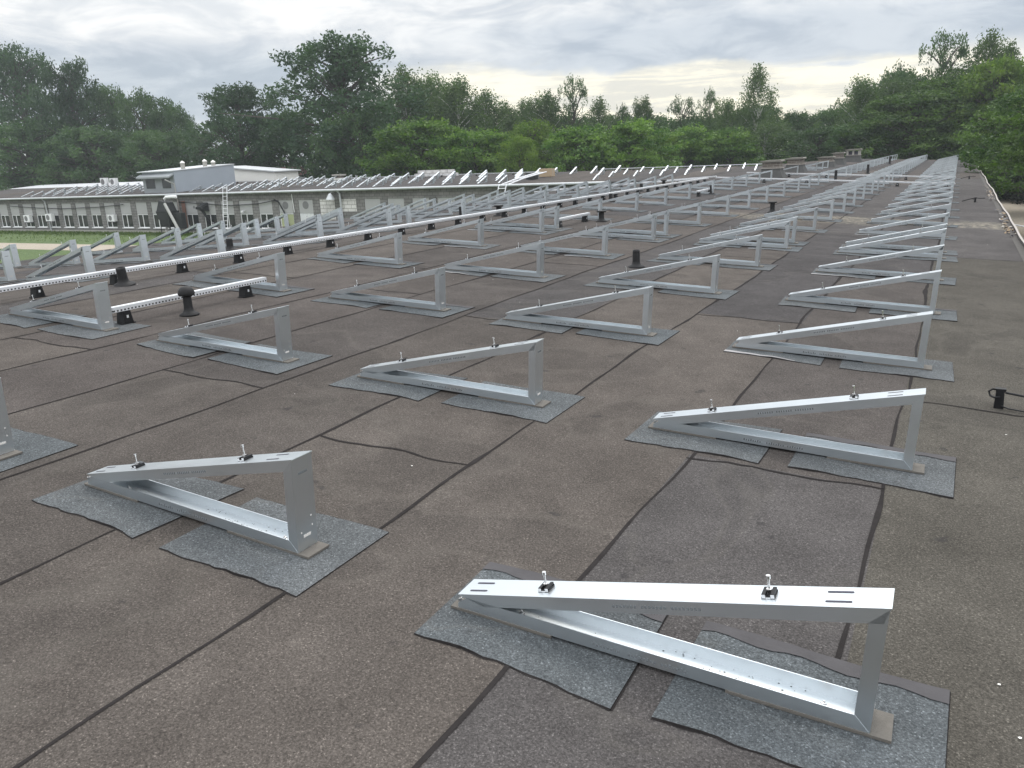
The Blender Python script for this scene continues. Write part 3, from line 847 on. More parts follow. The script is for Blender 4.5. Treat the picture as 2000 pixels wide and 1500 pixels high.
for i in range(n):                                               # band over the openings up to the eave
    xa, xb = XW0 + (XW1 - XW0) * i / n, XW0 + (XW1 - XW0) * (i + 1) / n
    p = [W(xa, WY0 - .012, Z_HEAD), W(xb, WY0 - .012, Z_HEAD), W(xb, WY0 + TW, Z_HEAD), W(xa, WY0 + TW, Z_HEAD)]
    q = [W(xa, WY0 - .012, eave_z(xa) - .06), W(xb, WY0 - .012, eave_z(xb) - .06), W(xb, WY0 + TW, eave_z(xb) - .06), W(xa, WY0 + TW, eave_z(xa) - .06)]
    b.hexa(p + q, 'grey_block')
WB(b, XW0, XW1, WY0 - .03, WY0 - .001, Z_G, Z_G + .10, 'concrete')
WB(b, XW0, XW0 + .15, WY0 + TW, 38.4, Z_G, -1.14, 'grey_block'); WB(b, XW0 + .15, XW1, 38.3, 38.45, Z_G, -1.14, 'grey_block')
WB(b, XW0 + .15, XW1, WY0 + 1.2, WY0 + 1.25, Z_G, -1.2, 'slot_dark')
b.build('wall', wing)
# roof: two slopes with laps
b = MB(); n = 44; rg = random.Random(21)
XWE = -5.2
for i in range(n):
    xa, xb = XW0 - .2 + (XWE - XW0 + .2) * i / n, XW0 - .2 + (XWE - XW0 + .2) * (i + 1) / n
    tint = rg.choice(GREY + BROWN[:1]); f = rg.uniform(.9, 1.05); tint = tuple(c * f for c in tint)
    e0, e1 = min(eave_z(xa), -.93), min(eave_z(xb), -.93)
    a = [W(xa, WY0 - .18, e0 - .008), W(xb, WY0 - .18, e1 - .008), W(xb, WY1, WZ), W(xa, WY1, WZ)]
    c_ = [W(xa, WY1, WZ), W(xb, WY1, WZ), W(xb, 38.6, -1.02), W(xa, 38.6, -1.02)]
    b.quad(a, 'bitumen_roofing', tint); b.quad(c_, 'bitumen_roofing', tint)
    dn = Vector((0, 0, -.10))
    b.quad([a[0] + dn, a[1] + dn, a[1], a[0]], 'tar_grey'); b.quad([a[0] + dn, W(xa, WY0 + .1, e0 - .07), W(xb, WY0 + .1, e1 - .07), a[1] + dn], 'tar_grey')
wroof = b.build('roof', wing, attr='tint')
b = MB(); pts = []
for i in range(25):
    x = XW0 + (XW1 - XW0) * i / 24; pts.append(W(x, WY0 - .23, eave_z(x) - .035))
b.tube(pts, .075, 'zinc_gutter', 8); b.build('gutter', wing)
# openings
def opening_box(parent, name, x0, x1, z0, z1, mat, y0=.05, y1=.09):
    b = MB(); WB(b, x0, x1, WY0 + y0, WY0 + y1, z0, z1, mat); return b.build(name, parent)
for i, (x0, x1) in enumerate(ops):
    k = KIND.get(i, 'window')
    if k in ('window', 'curtain', 'door'):
        p = opening_box(wing, 'infill_panel', x0 + .006, x1 - .006, Z_PAN + .008, Z_HEAD - .004, 'panel_grey', .02, .05)
        if i in (19, 20, 14):
            rr = .17 if i != 14 else .07
            b = MB(); cx = (x0 + x1) / 2 - (.02 if i != 14 else -.2); n_ = 20
            c0 = W(cx, WY0 + .012, (Z_PAN + Z_HEAD) / 2 + (.06 if i != 14 else .02))
            for d in (0, .02):
                pass
            pts = [c0 + Vector((math.cos(2 * math.pi * q / n_) * rr * S * 1.0, 0, math.sin(2 * math.pi * q / n_) * rr * S)) for q in range(n_)]
            b.quad(pts, 'fan_mesh'); pk = [q + Vector((0, .02, 0)) for q in pts]
            for q in range(n_): b.quad([pts[q], pts[(q + 1) % n_], pk[(q + 1) % n_], pk[q]], 'fan_mesh')
            b.build('fan_grille', p)
    if k in ('window', 'curtain') or k == 'lowpanel':
        zt = Z_PAN if k != 'lowpanel' else -2.20
        b = MB(); fw = .035; mx = x0 + (x1 - x0) * .47
        for (a0, a1, c0, c1) in ((x0, x0 + fw * 1.15, Z_SILL, zt), (x1 - fw, x1, Z_SILL, zt), (mx - fw * .6, mx + fw * .6, Z_SILL + fw, zt - fw), (x0 + fw * 1.15, x1 - fw, zt - fw, zt), (x0 + fw * 1.15, x1 - fw, Z_SILL, Z_SILL + fw)):
            WB(b, a0 + .002, a1 - .002, WY0 + .03, WY0 + .07, c0 + .002, c1 - .001, 'window_white')
        w = b.build('window', wing)
        b = MB(); WB(b, x0 + fw, x1 - fw, WY0 + .052, WY0 + .058, Z_SILL + fw, zt - fw, 'window_glass' if k != 'curtain' else 'curtain_green'); b.build('pane', w)
        b = MB(); WB(b, x0 - .03, x1 + .03, WY0 - .05, WY0 + .03, Z_SILL - .03, Z_SILL + .004, 'window_white'); b.build('sill', w)
    if k == 'door':
        b = MB()
        for q in range(4):
            a0 = x0 + (x1 - x0) * q / 4
            WB(b, a0 + .004, a0 + (x1 - x0) / 4 - .004, WY0 + .03, WY0 + .07, Z_G, Z_PAN, 'door_white')
        WB(b, x0, x1, WY0 + .05, WY0 + .065, Z_G, Z_PAN - .002, 'panel_grey')
        d = b.build('door', wing)
        b = MB(); b.box(tuple(W(x0 + .42, WY0 + .005, -2.5)), tuple(W(x0 + .50, WY0 + .03, -2.47)), 'slot_dark'); b.build('handle', d)
    if k == 'block': opening_box(wing, 'block_infill', x0, x1 - .0, Z_G, Z_HEAD, 'white_block', .01, .1)
    if k == 'halfblock':
        opening_box(wing, 'block_infill', x0, x1, -1.93, Z_HEAD, 'white_block', .01, .1)
        opening_box(wing, 'block_infill', x0, x1, Z_SILL, -2.22, 'white_block', .01, .1)
        opening_box(wing, 'lintel', x0, x1, -2.22, -1.93, 'grey_block', -.004, .1)
    if k in ('panel', 'lowpanel'):
        opening_box(wing, 'infill_panel', x0 + .006, x1 - .006, Z_PAN - .19 if k == 'lowpanel' else Z_SILL, Z_HEAD - .004, 'panel_grey', .02, .05)
def downpipe(pts, rad, mat='zinc_gutter'):
    b = MB(); b.tube([W(*p) for p in pts], rad, mat, 8); b.build('downpipe', wing)
YP = WY0 - .09
downpipe([(-43.6, YP - .1, -1.10), (-43.45, YP, -1.30), (-43.35, YP, -2.87)], .05)
downpipe([(-22.95, YP - .1, -1.02), (-22.85, YP, -1.18), (-22.8, YP, -2.87)], .065)
downpipe([(-13.15, YP - .1, -.98), (-13.15, YP, -1.08), (-13.15, YP, -1.9)], .06)
downpipe([(-33.45, YP - .12, -1.06), (-33.3, YP - .12, -1.22), (-33.0, YP - .1, -1.2), (-32.9, YP, -1.32), (-32.85, YP, -2.87)], .05, 'flashing_lip')
b = MB(); WB(b, -32.74, -32.5, WY0 - .03, WY0 - .013, Z_G, -1.39, 'rust_pipe'); b.build('rusty_strip', wing)
b = MB(); b.tube([W(-25.6, YP + .05, -1.16), W(-25.55, YP + .05, -1.95)], .03, 'window_white', 6); b.build('conduit', wing)
# chimneys on the wing's ridge
for x, y, ww, hh in ((-27.1, 32.0, .75, .45), ):
    b = MB(); b.box((-ww / 2, -.3, -.2), (ww / 2, .3, .16), 'plaster_white'); b.box((-ww / 2 + .06, -.24, .16), (ww / 2 - .06, .24, hh - .12), 'old_brick')
    b.box((-ww / 2 - .06, -.36, hh - .12), (ww / 2 + .06, .36, hh), 'concrete')
    o = b.build('chimney', wroof); o.location = W(x, y, wing_z(x, y))

# frames on the wing: lines facing the lawn
LINES = [(27.75, 'eave line of far wing'), (28.95, 'second line up far wing roof'),
         (30.15, 'third line up far wing roof'), (31.35, 'top line near far wing ridge')]
rgw = random.Random(31)
ang = -math.atan((WZ + 1.03) / (WY1 - WY0))
mass = MB(); SRC = []
for key in ('base', 'up', 'beam'):
    me = FM[key]; SRC.append(([v.co.copy() for v in me.vertices], [tuple(p.vertices) for p in me.polygons]))
for li, (y, nm) in enumerate(LINES):
    n = 0; x = -46.6 + .21 * li
    while x < -6.0:
        skip = (-37.0 < x < -33.2) or (-33.2 <= x < -31.2 and li > 1) or (li in (0, 1, 2) and -15.4 < x < -12.6)
        if x > -11 and (li == 0 or (li == 1 and x > -8.3)): skip = True
        if not skip and rgw.random() < .95:
            z = max(wing_z(x, y), roof_z(x) if x > EDGE_L else -9)
            loc = (x + rgw.uniform(-.05, .05), y + .62 + rgw.uniform(-.03, .03), z + .01); sz = 1.0 if x < -12 else .72
            if FCOUNT[0] < 296 and li in (0, 1) or (li == 2 and x > -14 and FCOUNT[0] < 300):
                place_frame(*loc, (0, ang, R(90 + 5)), 'low steel frame facing the lawn, %s from the left, %s' % (ORD[n], nm), 'wing frames: ' + nm, full=False, sc_=sz)
                n += 1
            else:
                mt = Matrix.Translation(W(*loc)) @ Matrix.Rotation(R(95), 4, 'Z') @ Matrix.Rotation(ang, 4, 'Y') @ Matrix.Scale(sz, 4)
                for vs, fs in SRC:
                    o_ = len(mass.v); mass.v += [tuple(mt @ v) for v in vs]; mass.f += [tuple(o_ + i for i in f) for f in fs]
                    k = mass.mat('galvanised_steel'); mass.mi += [k] * len(fs); mass.k += [None] * len(fs)
        x += (.86 if x < -15 else 1.0) if x > -38 else .95
tag(mass.build('distant_panel_frames'), kind='stuff')
print('FRAMES', FCOUNT[0])
tray((-38.0, 31.9, wing_z(-38, 31.9)), (-15.0, 31.9, wing_z(-15, 31.9)), 'thin silver cable tray along the ridge of the far wing', None, 3.0)
tray((-13.2, 32.3, wing_z(-13.2, 32.3)), (-6.0, 32.3, wing_z(-6, 32.3)), 'silver cable tray along the ridge where the two roofs meet', None, 2.0)
print('frames', FCOUNT[0])

# rooftop cabin and the white annex behind it
cab = empty('rooftop_cabin', (0, 0, 0), 'blue-grey rendered cabin with dark front windows standing on the wing roof', 'rooftop cabin')
X0, X1, YA, YB = -36.0, -33.66, 27.55, 31.4
b = MB()
p = [W(X0, YA, -1.1), W(X1, YA, -1.1), W(X1, YB, -1.0), W(X0, YB, -1.0)]
q = [W(X0, YA, 0), W(X1, YA, 0), W(X1, YB, .22), W(X0, YB, .22)]
b.hexa(p + q, 'plaster_blue'); b.build('wall', cab)
b = MB()
p = [W(X0 - .12, YA - .2, .0), W(X1 + .03, YA - .06, .005), W(X1 + .03, YB + .05, .222), W(X0 - .12, YB + .05, .222)]
b.hexa(p + [v + Vector((0, 0, .07)) for v in p], 'zinc_gutter'); b.build('roof', cab)
b = MB(); WB(b, X0 + .02, X1 - .02, YA - .03, YA - .002, -1.05, -.26, 'plaster_grey'); b.build('front_wall', cab)
b = MB(); p = [W(X0 - .1, YA - .32, -.22), W(X1 + .0, YA - .32, -.22), W(X1 + .0, YA - .035, -.09), W(X0 - .1, YA - .035, -.09)]
b.hexa([v + Vector((0, 0, -.12)) for v in p] + p, 'plaster_grey'); b.build('awning', cab)
for a0, a1 in ((-35.75, -35.1), (-34.55, -33.95)):
    b = MB(); WB(b, a0, a1, YA - .05, YA - .031, -.78, -.34, 'window_glass'); b.build('window', cab)
b = MB(); b.tube([W(X1 - .1, YA - .5, -.36), W(X1 + .02, YA - .3, -.5), W(X1 + .05, YA - .1, -.6), W(X1 + .06, YA - .1, -1.0)], .05, 'pipe_grey', 8); b.build('downpipe', cab)
for x, y, h, r in ((-34.2, 28.6, .55, .12), (-34.2, 30.0, .5, .12), (-34.15, 30.5, .36, .12)):
    zb = .0 + .22 * (y - YA) / (YB - YA) + .04
    b = MB(); b.box((-r, -r, -.05), (r, r, h - .1), 'concrete'); b.lathe([(r * 1.7, h - .1), (r * 1.5, h - .04), (r * .3, h + .08)], 'plaster_white', n=10)
    o = b.build('flue', cab); o.location = W(x, y, zb)
ann = empty('white_annex', (0, 0, 0), 'plain white rendered annex with a sloping grey eave beside the blue-grey cabin', 'building')
b = MB()
p = [W(-36.6, 33.2, GZ * -1), W(-32.55, 33.2, -GZ), W(-32.55, 35.0, -GZ), W(-36.6, 35.0, -GZ)]
q = [W(-36.6, 33.2, .10), W(-32.55, 33.2, -.24), W(-32.55, 35.0, -.24), W(-36.6, 35.0, .10)]
b.hexa(p + q, 'plaster_white'); b.build('wall', ann)
b = MB(); p = [W(-36.7, 33.05, .11), W(-32.4, 33.05, -.25), W(-32.4, 35.1, -.25), W(-36.7, 35.1, .11)]
b.hexa(p + [v + Vector((0, 0, .09)) for v in p], 'zinc_gutter'); b.build('roof', ann)
hall = empty('metal_roofed_hall', (0, 0, 0), 'long low hall roof of pale metal sheet behind the wing ridge', 'building')
b = MB(); WB(b, -59.4, -34.9, 34.7, 38.2, -1.0, -.73, 'plaster_grey'); b.build('wall', hall)
b = MB(); b.prism([(34.5 * S, W(0, 0, -.735).z), (38.4 * S, W(0, 0, -.735).z), (37.0 * S, W(0, 0, -.565).z)], -59.8 * S, -34.7 * S, 'pale_sheet', 'x')
b.build('roof', hall)
hs = empty('red_roofed_house', (0, 0, 0), 'small house with a dull red roof half hidden behind the big oak', 'house')
b = MB(); WB(b, -39.3, -37.7, 40, 41.6, -GZ, -.55, 'plaster_white'); b.build('wall', hs)
b = MB(); b.prism([(-39.5 * S, W(0, 0, -.55).z), (-37.5 * S, W(0, 0, -.55).z), (-38.5 * S, W(0, 0, -.02).z)], 39.9 * S, 41.7 * S, 'red_sheet', 'y'); b.build('roof', hs)

# ------------------------------------------------------------------ things on and at the wing
def ladder(pts, wid, step, label, mat='aluminium', r=.022):
    o = empty('ladder', (0, 0, 0), label, 'ladder')
    P = [W(*p) for p in pts]; sx = Vector((wid / 2, 0, 0))
    for s in (-1, 1):
        b = MB(); b.tube([p + sx * s for p in P], r, mat, 6); b.build('rail', o)
    for a, c in zip(P, P[1:]):
        n = max(1, int((c - a).length / step))
        for k in range(n):
            q = a + (c - a) * ((k + .5) / n)
            b = MB(); b.tube([q - sx, q + sx], r * .75, mat, 6); b.build('rung', o)
ladder([(-29.1, 26.15, -2.89), (-29.42, 26.76, -.74)], .42, .30, 'straight silver ladder leaning on the wing eave left of the fan panels')
ladder([(-14.9, 26.45, -1.62), (-14.85, 26.70, -1.0), (-14.55, 27.6, -.78), (-14.2, 28.8, -.60)], .50, .30, 'bent silver ladder hooked over the wing eave onto its roof', r=.035)

def ac_unit(x, y, z, label, w=.8, h=.6, d=.3):
    b = MB(); b.box((-w / 2, -d, 0), (w / 2, 0, h), 'window_white'); o = b.build('air_conditioner'); o.location = W(x, y, z)
    tag(o, label, 'air conditioner', 'air conditioners')
    b = MB(); n = 14; c = (.0 - w * .1, -d - .004, h / 2)
    pts = [(c[0] + math.cos(2 * math.pi * q / n) * h * .38, c[1], c[2] + math.sin(2 * math.pi * q / n) * h * .38) for q in range(n)]
    b.quad(pts, 'fan_mesh'); pk = [(p[0], p[1] + .003, p[2]) for p in pts]
    for q in range(n): b.quad([pts[q], pts[(q + 1) % n], pk[(q + 1) % n], pk[q]], 'fan_mesh')
    b.build('fan_grille', o)
    b = MB(); b.box((-w / 2 + .05, -d, -.07), (-w / 2 + .1, 0, -.001), 'slot_dark'); b.box((w / 2 - .1, -d, -.07), (w / 2 - .05, 0, -.001), 'slot_dark'); b.build('bracket', o)
ac_unit(-45.15, WY0 - .06, -2.38, 'white air conditioner on the wall left of the long downpipe', .85, .62)
ac_unit(-43.0, WY0 - .15, -2.32, 'white air conditioner beside the downpipe on the wing wall', .85, .62)
ac_unit(-37.9, WY0 - .06, -2.34, 'white air conditioner over a window left of the dust collector', .8, .55)
ac_unit(-46.6, 33.0, -.68, 'white outdoor unit standing on the wing ridge left of the cabin', .9, .75)
ac_unit(-45.7, 33.0, -.68, 'second white outdoor unit on the wing ridge, next to the cabin', .9, .7)

dc = empty('dust_collector', W(-32.75, 26.2, -GZ), 'black dust collector on legs with a sloping grey tube at the wing wall', 'dust collector')
dc.scale = (.78, .85, .93)
b = MB()
b.hexa([(-.95, -.5, 1.25), (.55, -.5, 1.15), (.55, .5, 1.15), (-.95, .5, 1.25), (-1.1, -.6, 1.9), (.7, -.6, 1.9), (.7, .6, 1.9), (-1.1, .6, 1.9)], 'dark_machine')
b.hexa([(-1.05, -.55, 1.902), (.45, -.55, 1.902), (.45, .55, 1.902), (-1.05, .55, 1.902), (-.7, -.4, 2.75), (.25, -.4, 2.6), (.25, .4, 2.6), (-.7, .4, 2.75)], 'dark_machine')
b.hexa([(-.6, -.35, .7), (.2, -.35, .6), (.2, .35, .6), (-.6, .35, .7), (-.94, -.49, 1.249), (.54, -.49, 1.149), (.54, .49, 1.149), (-.94, .49, 1.249)], 'dark_machine')
b.build('hopper', dc)
b = MB(); b.box((.7, -.2, .5), (1.9, .3, 1.75), 'dark_machine'); b.build('fan_housing', dc)
for x, y in ((-.85, -.45), (.45, -.45), (-.85, .45), (.45, .45)):
    b = MB(); b.tube([(x, y, 0), (x, y, 1.3)], .045, 'dark_machine', 6); b.build('leg', dc)
b = MB(); b.tube([(-.35, 0, 2.6), (-.35, 0, 2.85), (-.15, .02, 3.0), (.5, .15, 3.02), (.9, .4, 3.0)], .13, 'window_white', 10); b.build('elbow_duct', dc)
b = MB(); b.tube([(.25, -.5, 2.5), (2.35, -.9, .25)], .13, 'pipe_grey', 10); b.build('sloping_tube', dc)
hd = MB(); hd.hexa([(-.35, -.7, 0), (.3, -.7, 0), (.3, 0, -.2), (-.35, 0, -.2), (-.25, -.75, .15), (.2, -.75, .15), (.25, 0, .45), (-.3, 0, .45)], 'dark_machine')
hd.tube([(0, -.5, .05), (.25, -.2, -.7), (.25, -.05, -.9)], .1, 'dark_machine', 8)
o = hd.build('extractor_cowl'); o.location = W(-31.1, WY0 - .015, -1.75); tag(o, 'dark sheet metal extractor cowl jutting from a wall panel', 'extractor cowl')
lp = MB(); lp.lathe([(.30, 0), (.31, .02), (.12, .36), (.05, .42)], 'zinc_gutter', n=16); lp.tube([(0, 0, .40), (0, .2, .5), (0, .45, .42)], .025, 'zinc_gutter', 6)
o = lp.build('wall_lamp'); o.location = W(-23.2, WY0 - .30, -1.42); tag(o, 'grey conical wall lamp hanging under the eave by the white blocks', 'wall lamp')
cm = MB(); cm.lathe([(.0, -.1), (.07, -.08), (.1, 0), (.1, .08)], 'window_white', n=12); cm.box((-.04, 0, .08), (.04, .28, .12), 'window_white')
o = cm.build('security_camera'); o.location = W(-28.6, WY0 - .18, -1.92); tag(o, 'small white dome camera on the wing wall', 'camera')
for k, (pts, lab) in enumerate([
        ([(-46.8, -1.5), (-44.5, -1.62), (-42, -1.68), (-39, -1.62), (-37, -1.5)], 'dark cable sagging across the wall left of the dust collector'),
        ([(-33, -1.42), (-31.5, -1.5), (-29.4, -1.63), (-27.6, -1.55), (-26.6, -1.42)], 'dark cable sagging across the wall behind the straight ladder'),
        ([(-26.65, -1.38), (-26.4, -1.5), (-26.1, -2.0), (-25.9, -2.6), (-25.85, -2.88)], 'dark cable dropping down the wall beside the green curtains')]):
    b = MB(); b.tube([W(x, WY0 - .06, z) for x, z in pts], .03 if k < 2 else .05, 'dark_machine', 6)
    tag(b.build('cable'), lab, 'cable', 'cables on the wing wall')
# blocks stacked on the ridge
bm = MB(); bm.box((-.30, -.12, 0), (.30, .12, .235), 'white_block'); bme = bm.mesh('white_block')
for row in range(2):
    for k in range(5 if row else 6):
        o = link('building_block', bme); o.location = W(-22.5 + k * .40 + row * .2, 32.3, wing_z(-21, 32.3)) + Vector((0, 0, .005 + row * .24))
        tag(o, 'white building block in the %s course of the stack on the wing ridge' % ('upper' if row else 'lower'), 'block', 'white blocks stacked on the ridge, %s course' % ('upper' if row else 'lower'))
bm = MB(); bm.box((-.42, -.3, 0), (.42, .3, .5), 'cardboard'); bm.box((-.421, -.03, .01), (.421, .03, .501), 'concrete')
o = bm.build('cardboard_box'); o.location = W(-14.65, 30.1, wing_z(-14.6, 30.1) + .01); tag(o, 'brown cardboard box on the wing roof beside the bent ladder', 'box')
bm = MB(); bm.box((-.3, -.25, 0), (.3, .25, .36), 'dark_machine'); bm.box((-.33, -.28, .36), (.33, .28, .40), 'tar_grey')
o = bm.build('dark_crate'); o.location = W(-14.75, 28.95, wing_z(-14.7, 28.95) + .01); tag(o, 'dark grey lidded crate on the wing roof near the bent ladder', 'crate')

# ------------------------------------------------------------------ trees
def ray(px, py):
    return (RIGHT * ((px - 1000) / FPX) - UP * ((py - 750) / FPX) + FWD)
def leaf_quad(b, p, size, rg, mat, k, droop=0.0):
    n = Vector((rg.gauss(0, 1), rg.gauss(0, 1), rg.gauss(0, .8) + .5)).normalized()
    a = n.cross(Vector((rg.gauss(0, 1), rg.gauss(0, 1), rg.gauss(0, 1) - droop * 3))).normalized(); c = n.cross(a)
    s = size * rg.uniform(.6, 1.35)
    a = a * s; c = c * s * rg.uniform(.38, .62)
    b.quad([p - a, p - a * .1 + c, p + a, p + a * .15 - c], mat, k)
def crown_mesh(kind, seed, mat, clumps, per, shape, leaf, dens=0.7):
    """unit tree: height 1 (z 0..1), crown radius 0.5 in x, y"""
    rg = random.Random(seed); b = MB(); tr = MB()
    bark = 'birch_bark' if kind == 'birch' else 'bark'
    lean = rg.uniform(-.03, .03)
    tw = [(lean * q, rg.uniform(-.01, .01), q * .92) for q in (0, .2, .4, .6, .8, 1)]
    r0 = .022 if kind != 'birch' else .012
    tr.tube(tw, [r0 * 1.3, r0, r0 * .8, r0 * .6, r0 * .35, r0 * .1], bark, 7)
    for i in range(clumps):
        for _ in range(30):
            z = rg.uniform(shape['z0'], 1.0); f = shape['r'](z)
            a = rg.uniform(0, 2 * math.pi); q = math.sqrt(rg.uniform(.04, 1.0)) * (1 if rg.random() < dens else .6)
            rr = f * q * .5 * (1 + .18 * math.sin(3 * a + seed) + .12 * math.sin(5 * a + seed * 2.3 + z * 9))
            if rr > .02: break
        c = Vector((rr * math.cos(a), rr * math.sin(a), z - shape['cs'] * .4 * (z > .9)))
        cs = shape['cs'] * rg.uniform(.55, 1.25)
        if i % (3 if kind != 'birch' else 8) == 0:
            st = Vector(tw[min(5, int(max(0.1, z - .18) * 5))]); st.z = max(.08, z - rg.uniform(.10, .22))
            md = (st + c) * .5 + Vector((0, 0, .015))
            tr.tube([st, md, c], [r0 * .38, r0 * .24, r0 * .08], bark, 5, cap=False)
        tone = rg.uniform(0, 1)
        nl = int(per * (cs / shape['cs']) ** 2)
        for _ in range(nl):
            d = Vector((rg.gauss(0, 1), rg.gauss(0, 1), rg.gauss(0, 1) * shape['flat']))
            d = d.normalized() * (rg.random() ** .45) * cs
            p = c + d
            if kind == 'birch': p.z -= abs(rg.gauss(0, .035)) * 1.2
            k = min(1.0, max(0.0, .12 + .66 * tone + rg.uniform(-.25, .25)))
            leaf_quad(b, p, leaf, rg, mat, k, 1.0 if kind == 'birch' else 0.0)
    return b.mesh('crown', 'leaf'), tr.mesh('trunk')
oakr = lambda z: max(.05, 1.12 * math.sqrt(max(0, 1 - ((z - .42) / .60) ** 2)) * (0.82 + .18 * math.sin(z * 14)))
roundr = lambda z: max(.05, 1.1 * math.sqrt(max(0, 1 - ((z - .45) / .57) ** 2)))
bushr = lambda z: max(.08, 1.05 * math.sqrt(max(0, 1 - ((z - .28) / .74) ** 2)))
maplr = lambda z: max(.1, 1.1 * math.sqrt(max(0, 1 - ((z - .42) / .60) ** 2)))
birr = lambda z: max(.12, 1.15 * (1 - max(0, z - .45) / .66) * (0.7 + .3 * min(1, z / .4)))
PROT = {}
for k in range(3): PROT['oak', k] = crown_mesh('oak', 100 + k, 'leaf_oak', 330, 80, dict(z0=.10, r=oakr, cs=.062, flat=.75), .0115, .75)
for k in range(3): PROT['dense', k] = crown_mesh('dense', 140 + k, 'leaf_wood', 270, 80, dict(z0=.04, r=roundr, cs=.075, flat=.7), .0135, .8)
for k in range(3): PROT['birch', k] = crown_mesh('birch', 200 + k, 'leaf_birch', 360, 54, dict(z0=.06, r=birr, cs=.058, flat=1.2), .0100, .7)
for k in range(3): PROT['bush', k] = crown_mesh('bush', 300 + k, 'leaf_bush', 230, 95, dict(z0=.03, r=bushr, cs=.095, flat=.34), .0165, 1.1)
for k in range(2): PROT['lime', k] = crown_mesh('lime', 400 + k, 'leaf_lime', 230, 75, dict(z0=.04, r=bushr, cs=.085, flat=.45), .0155, .8)
for k in range(2): PROT['maple', k] = crown_mesh('maple', 500 + k, 'leaf_maple', 400, 110, dict(z0=.28, r=maplr, cs=.072, flat=.36), .0112, 1.1)
for k in range(2): PROT['airy', k] = crown_mesh('oak', 600 + k, 'leaf_wood', 120, 60, dict(z0=.3, r=roundr, cs=.06, flat=.8), .0115, .7)
for k in range(2): PROT['shade_fill', k] = crown_mesh('shade_fill', 700 + k, 'leaf_shade_fill', 240, 70, dict(z0=.03, r=bushr, cs=.09, flat=.7), .016, .9)  # bushes added only to darken the hollow under the maples
NAMES = dict(shade_fill='shade_fill_bush', oak='oak_tree', dense='broadleaf_tree', birch='birch_tree', bush='bushy_tree', lime='bushy_tree', maple='maple_tree', airy='young_tree')
rt = random.Random(77)
def tree(kind, var, px, top, wpx, yd, label, group=None, zmul=1.0):
    """stands yd units along the roof direction on the bearing of image column px; height and spread are real sizes"""
    d = ray(px, top); g = yd / d.y
    x, ztop = d.x * g, d.z * g
    depth = Vector((x, yd, ztop)).dot(FWD)
    h = (ztop + GZ) * S; rad = wpx / FPX * depth * S
    r = empty(NAMES[kind], W(x, yd, -GZ), label, 'tree', group)
    r.rotation_euler = (0, 0, rt.uniform(0, 6.28)); wf = dict(birch=1.75, oak=1.15, dense=1.12, airy=1.25).get(kind, 1.0); r.scale = (rad * wf, rad * wf, h)
    cm_, tm = PROT[kind, var]
    link('crown', cm_, r); link('trunk', tm, r)
GA, GB, GC, GD = 'tall trees on the lawn side', 'trees behind the wing', 'bushy trees behind the ridge', 'trees by the roof end'
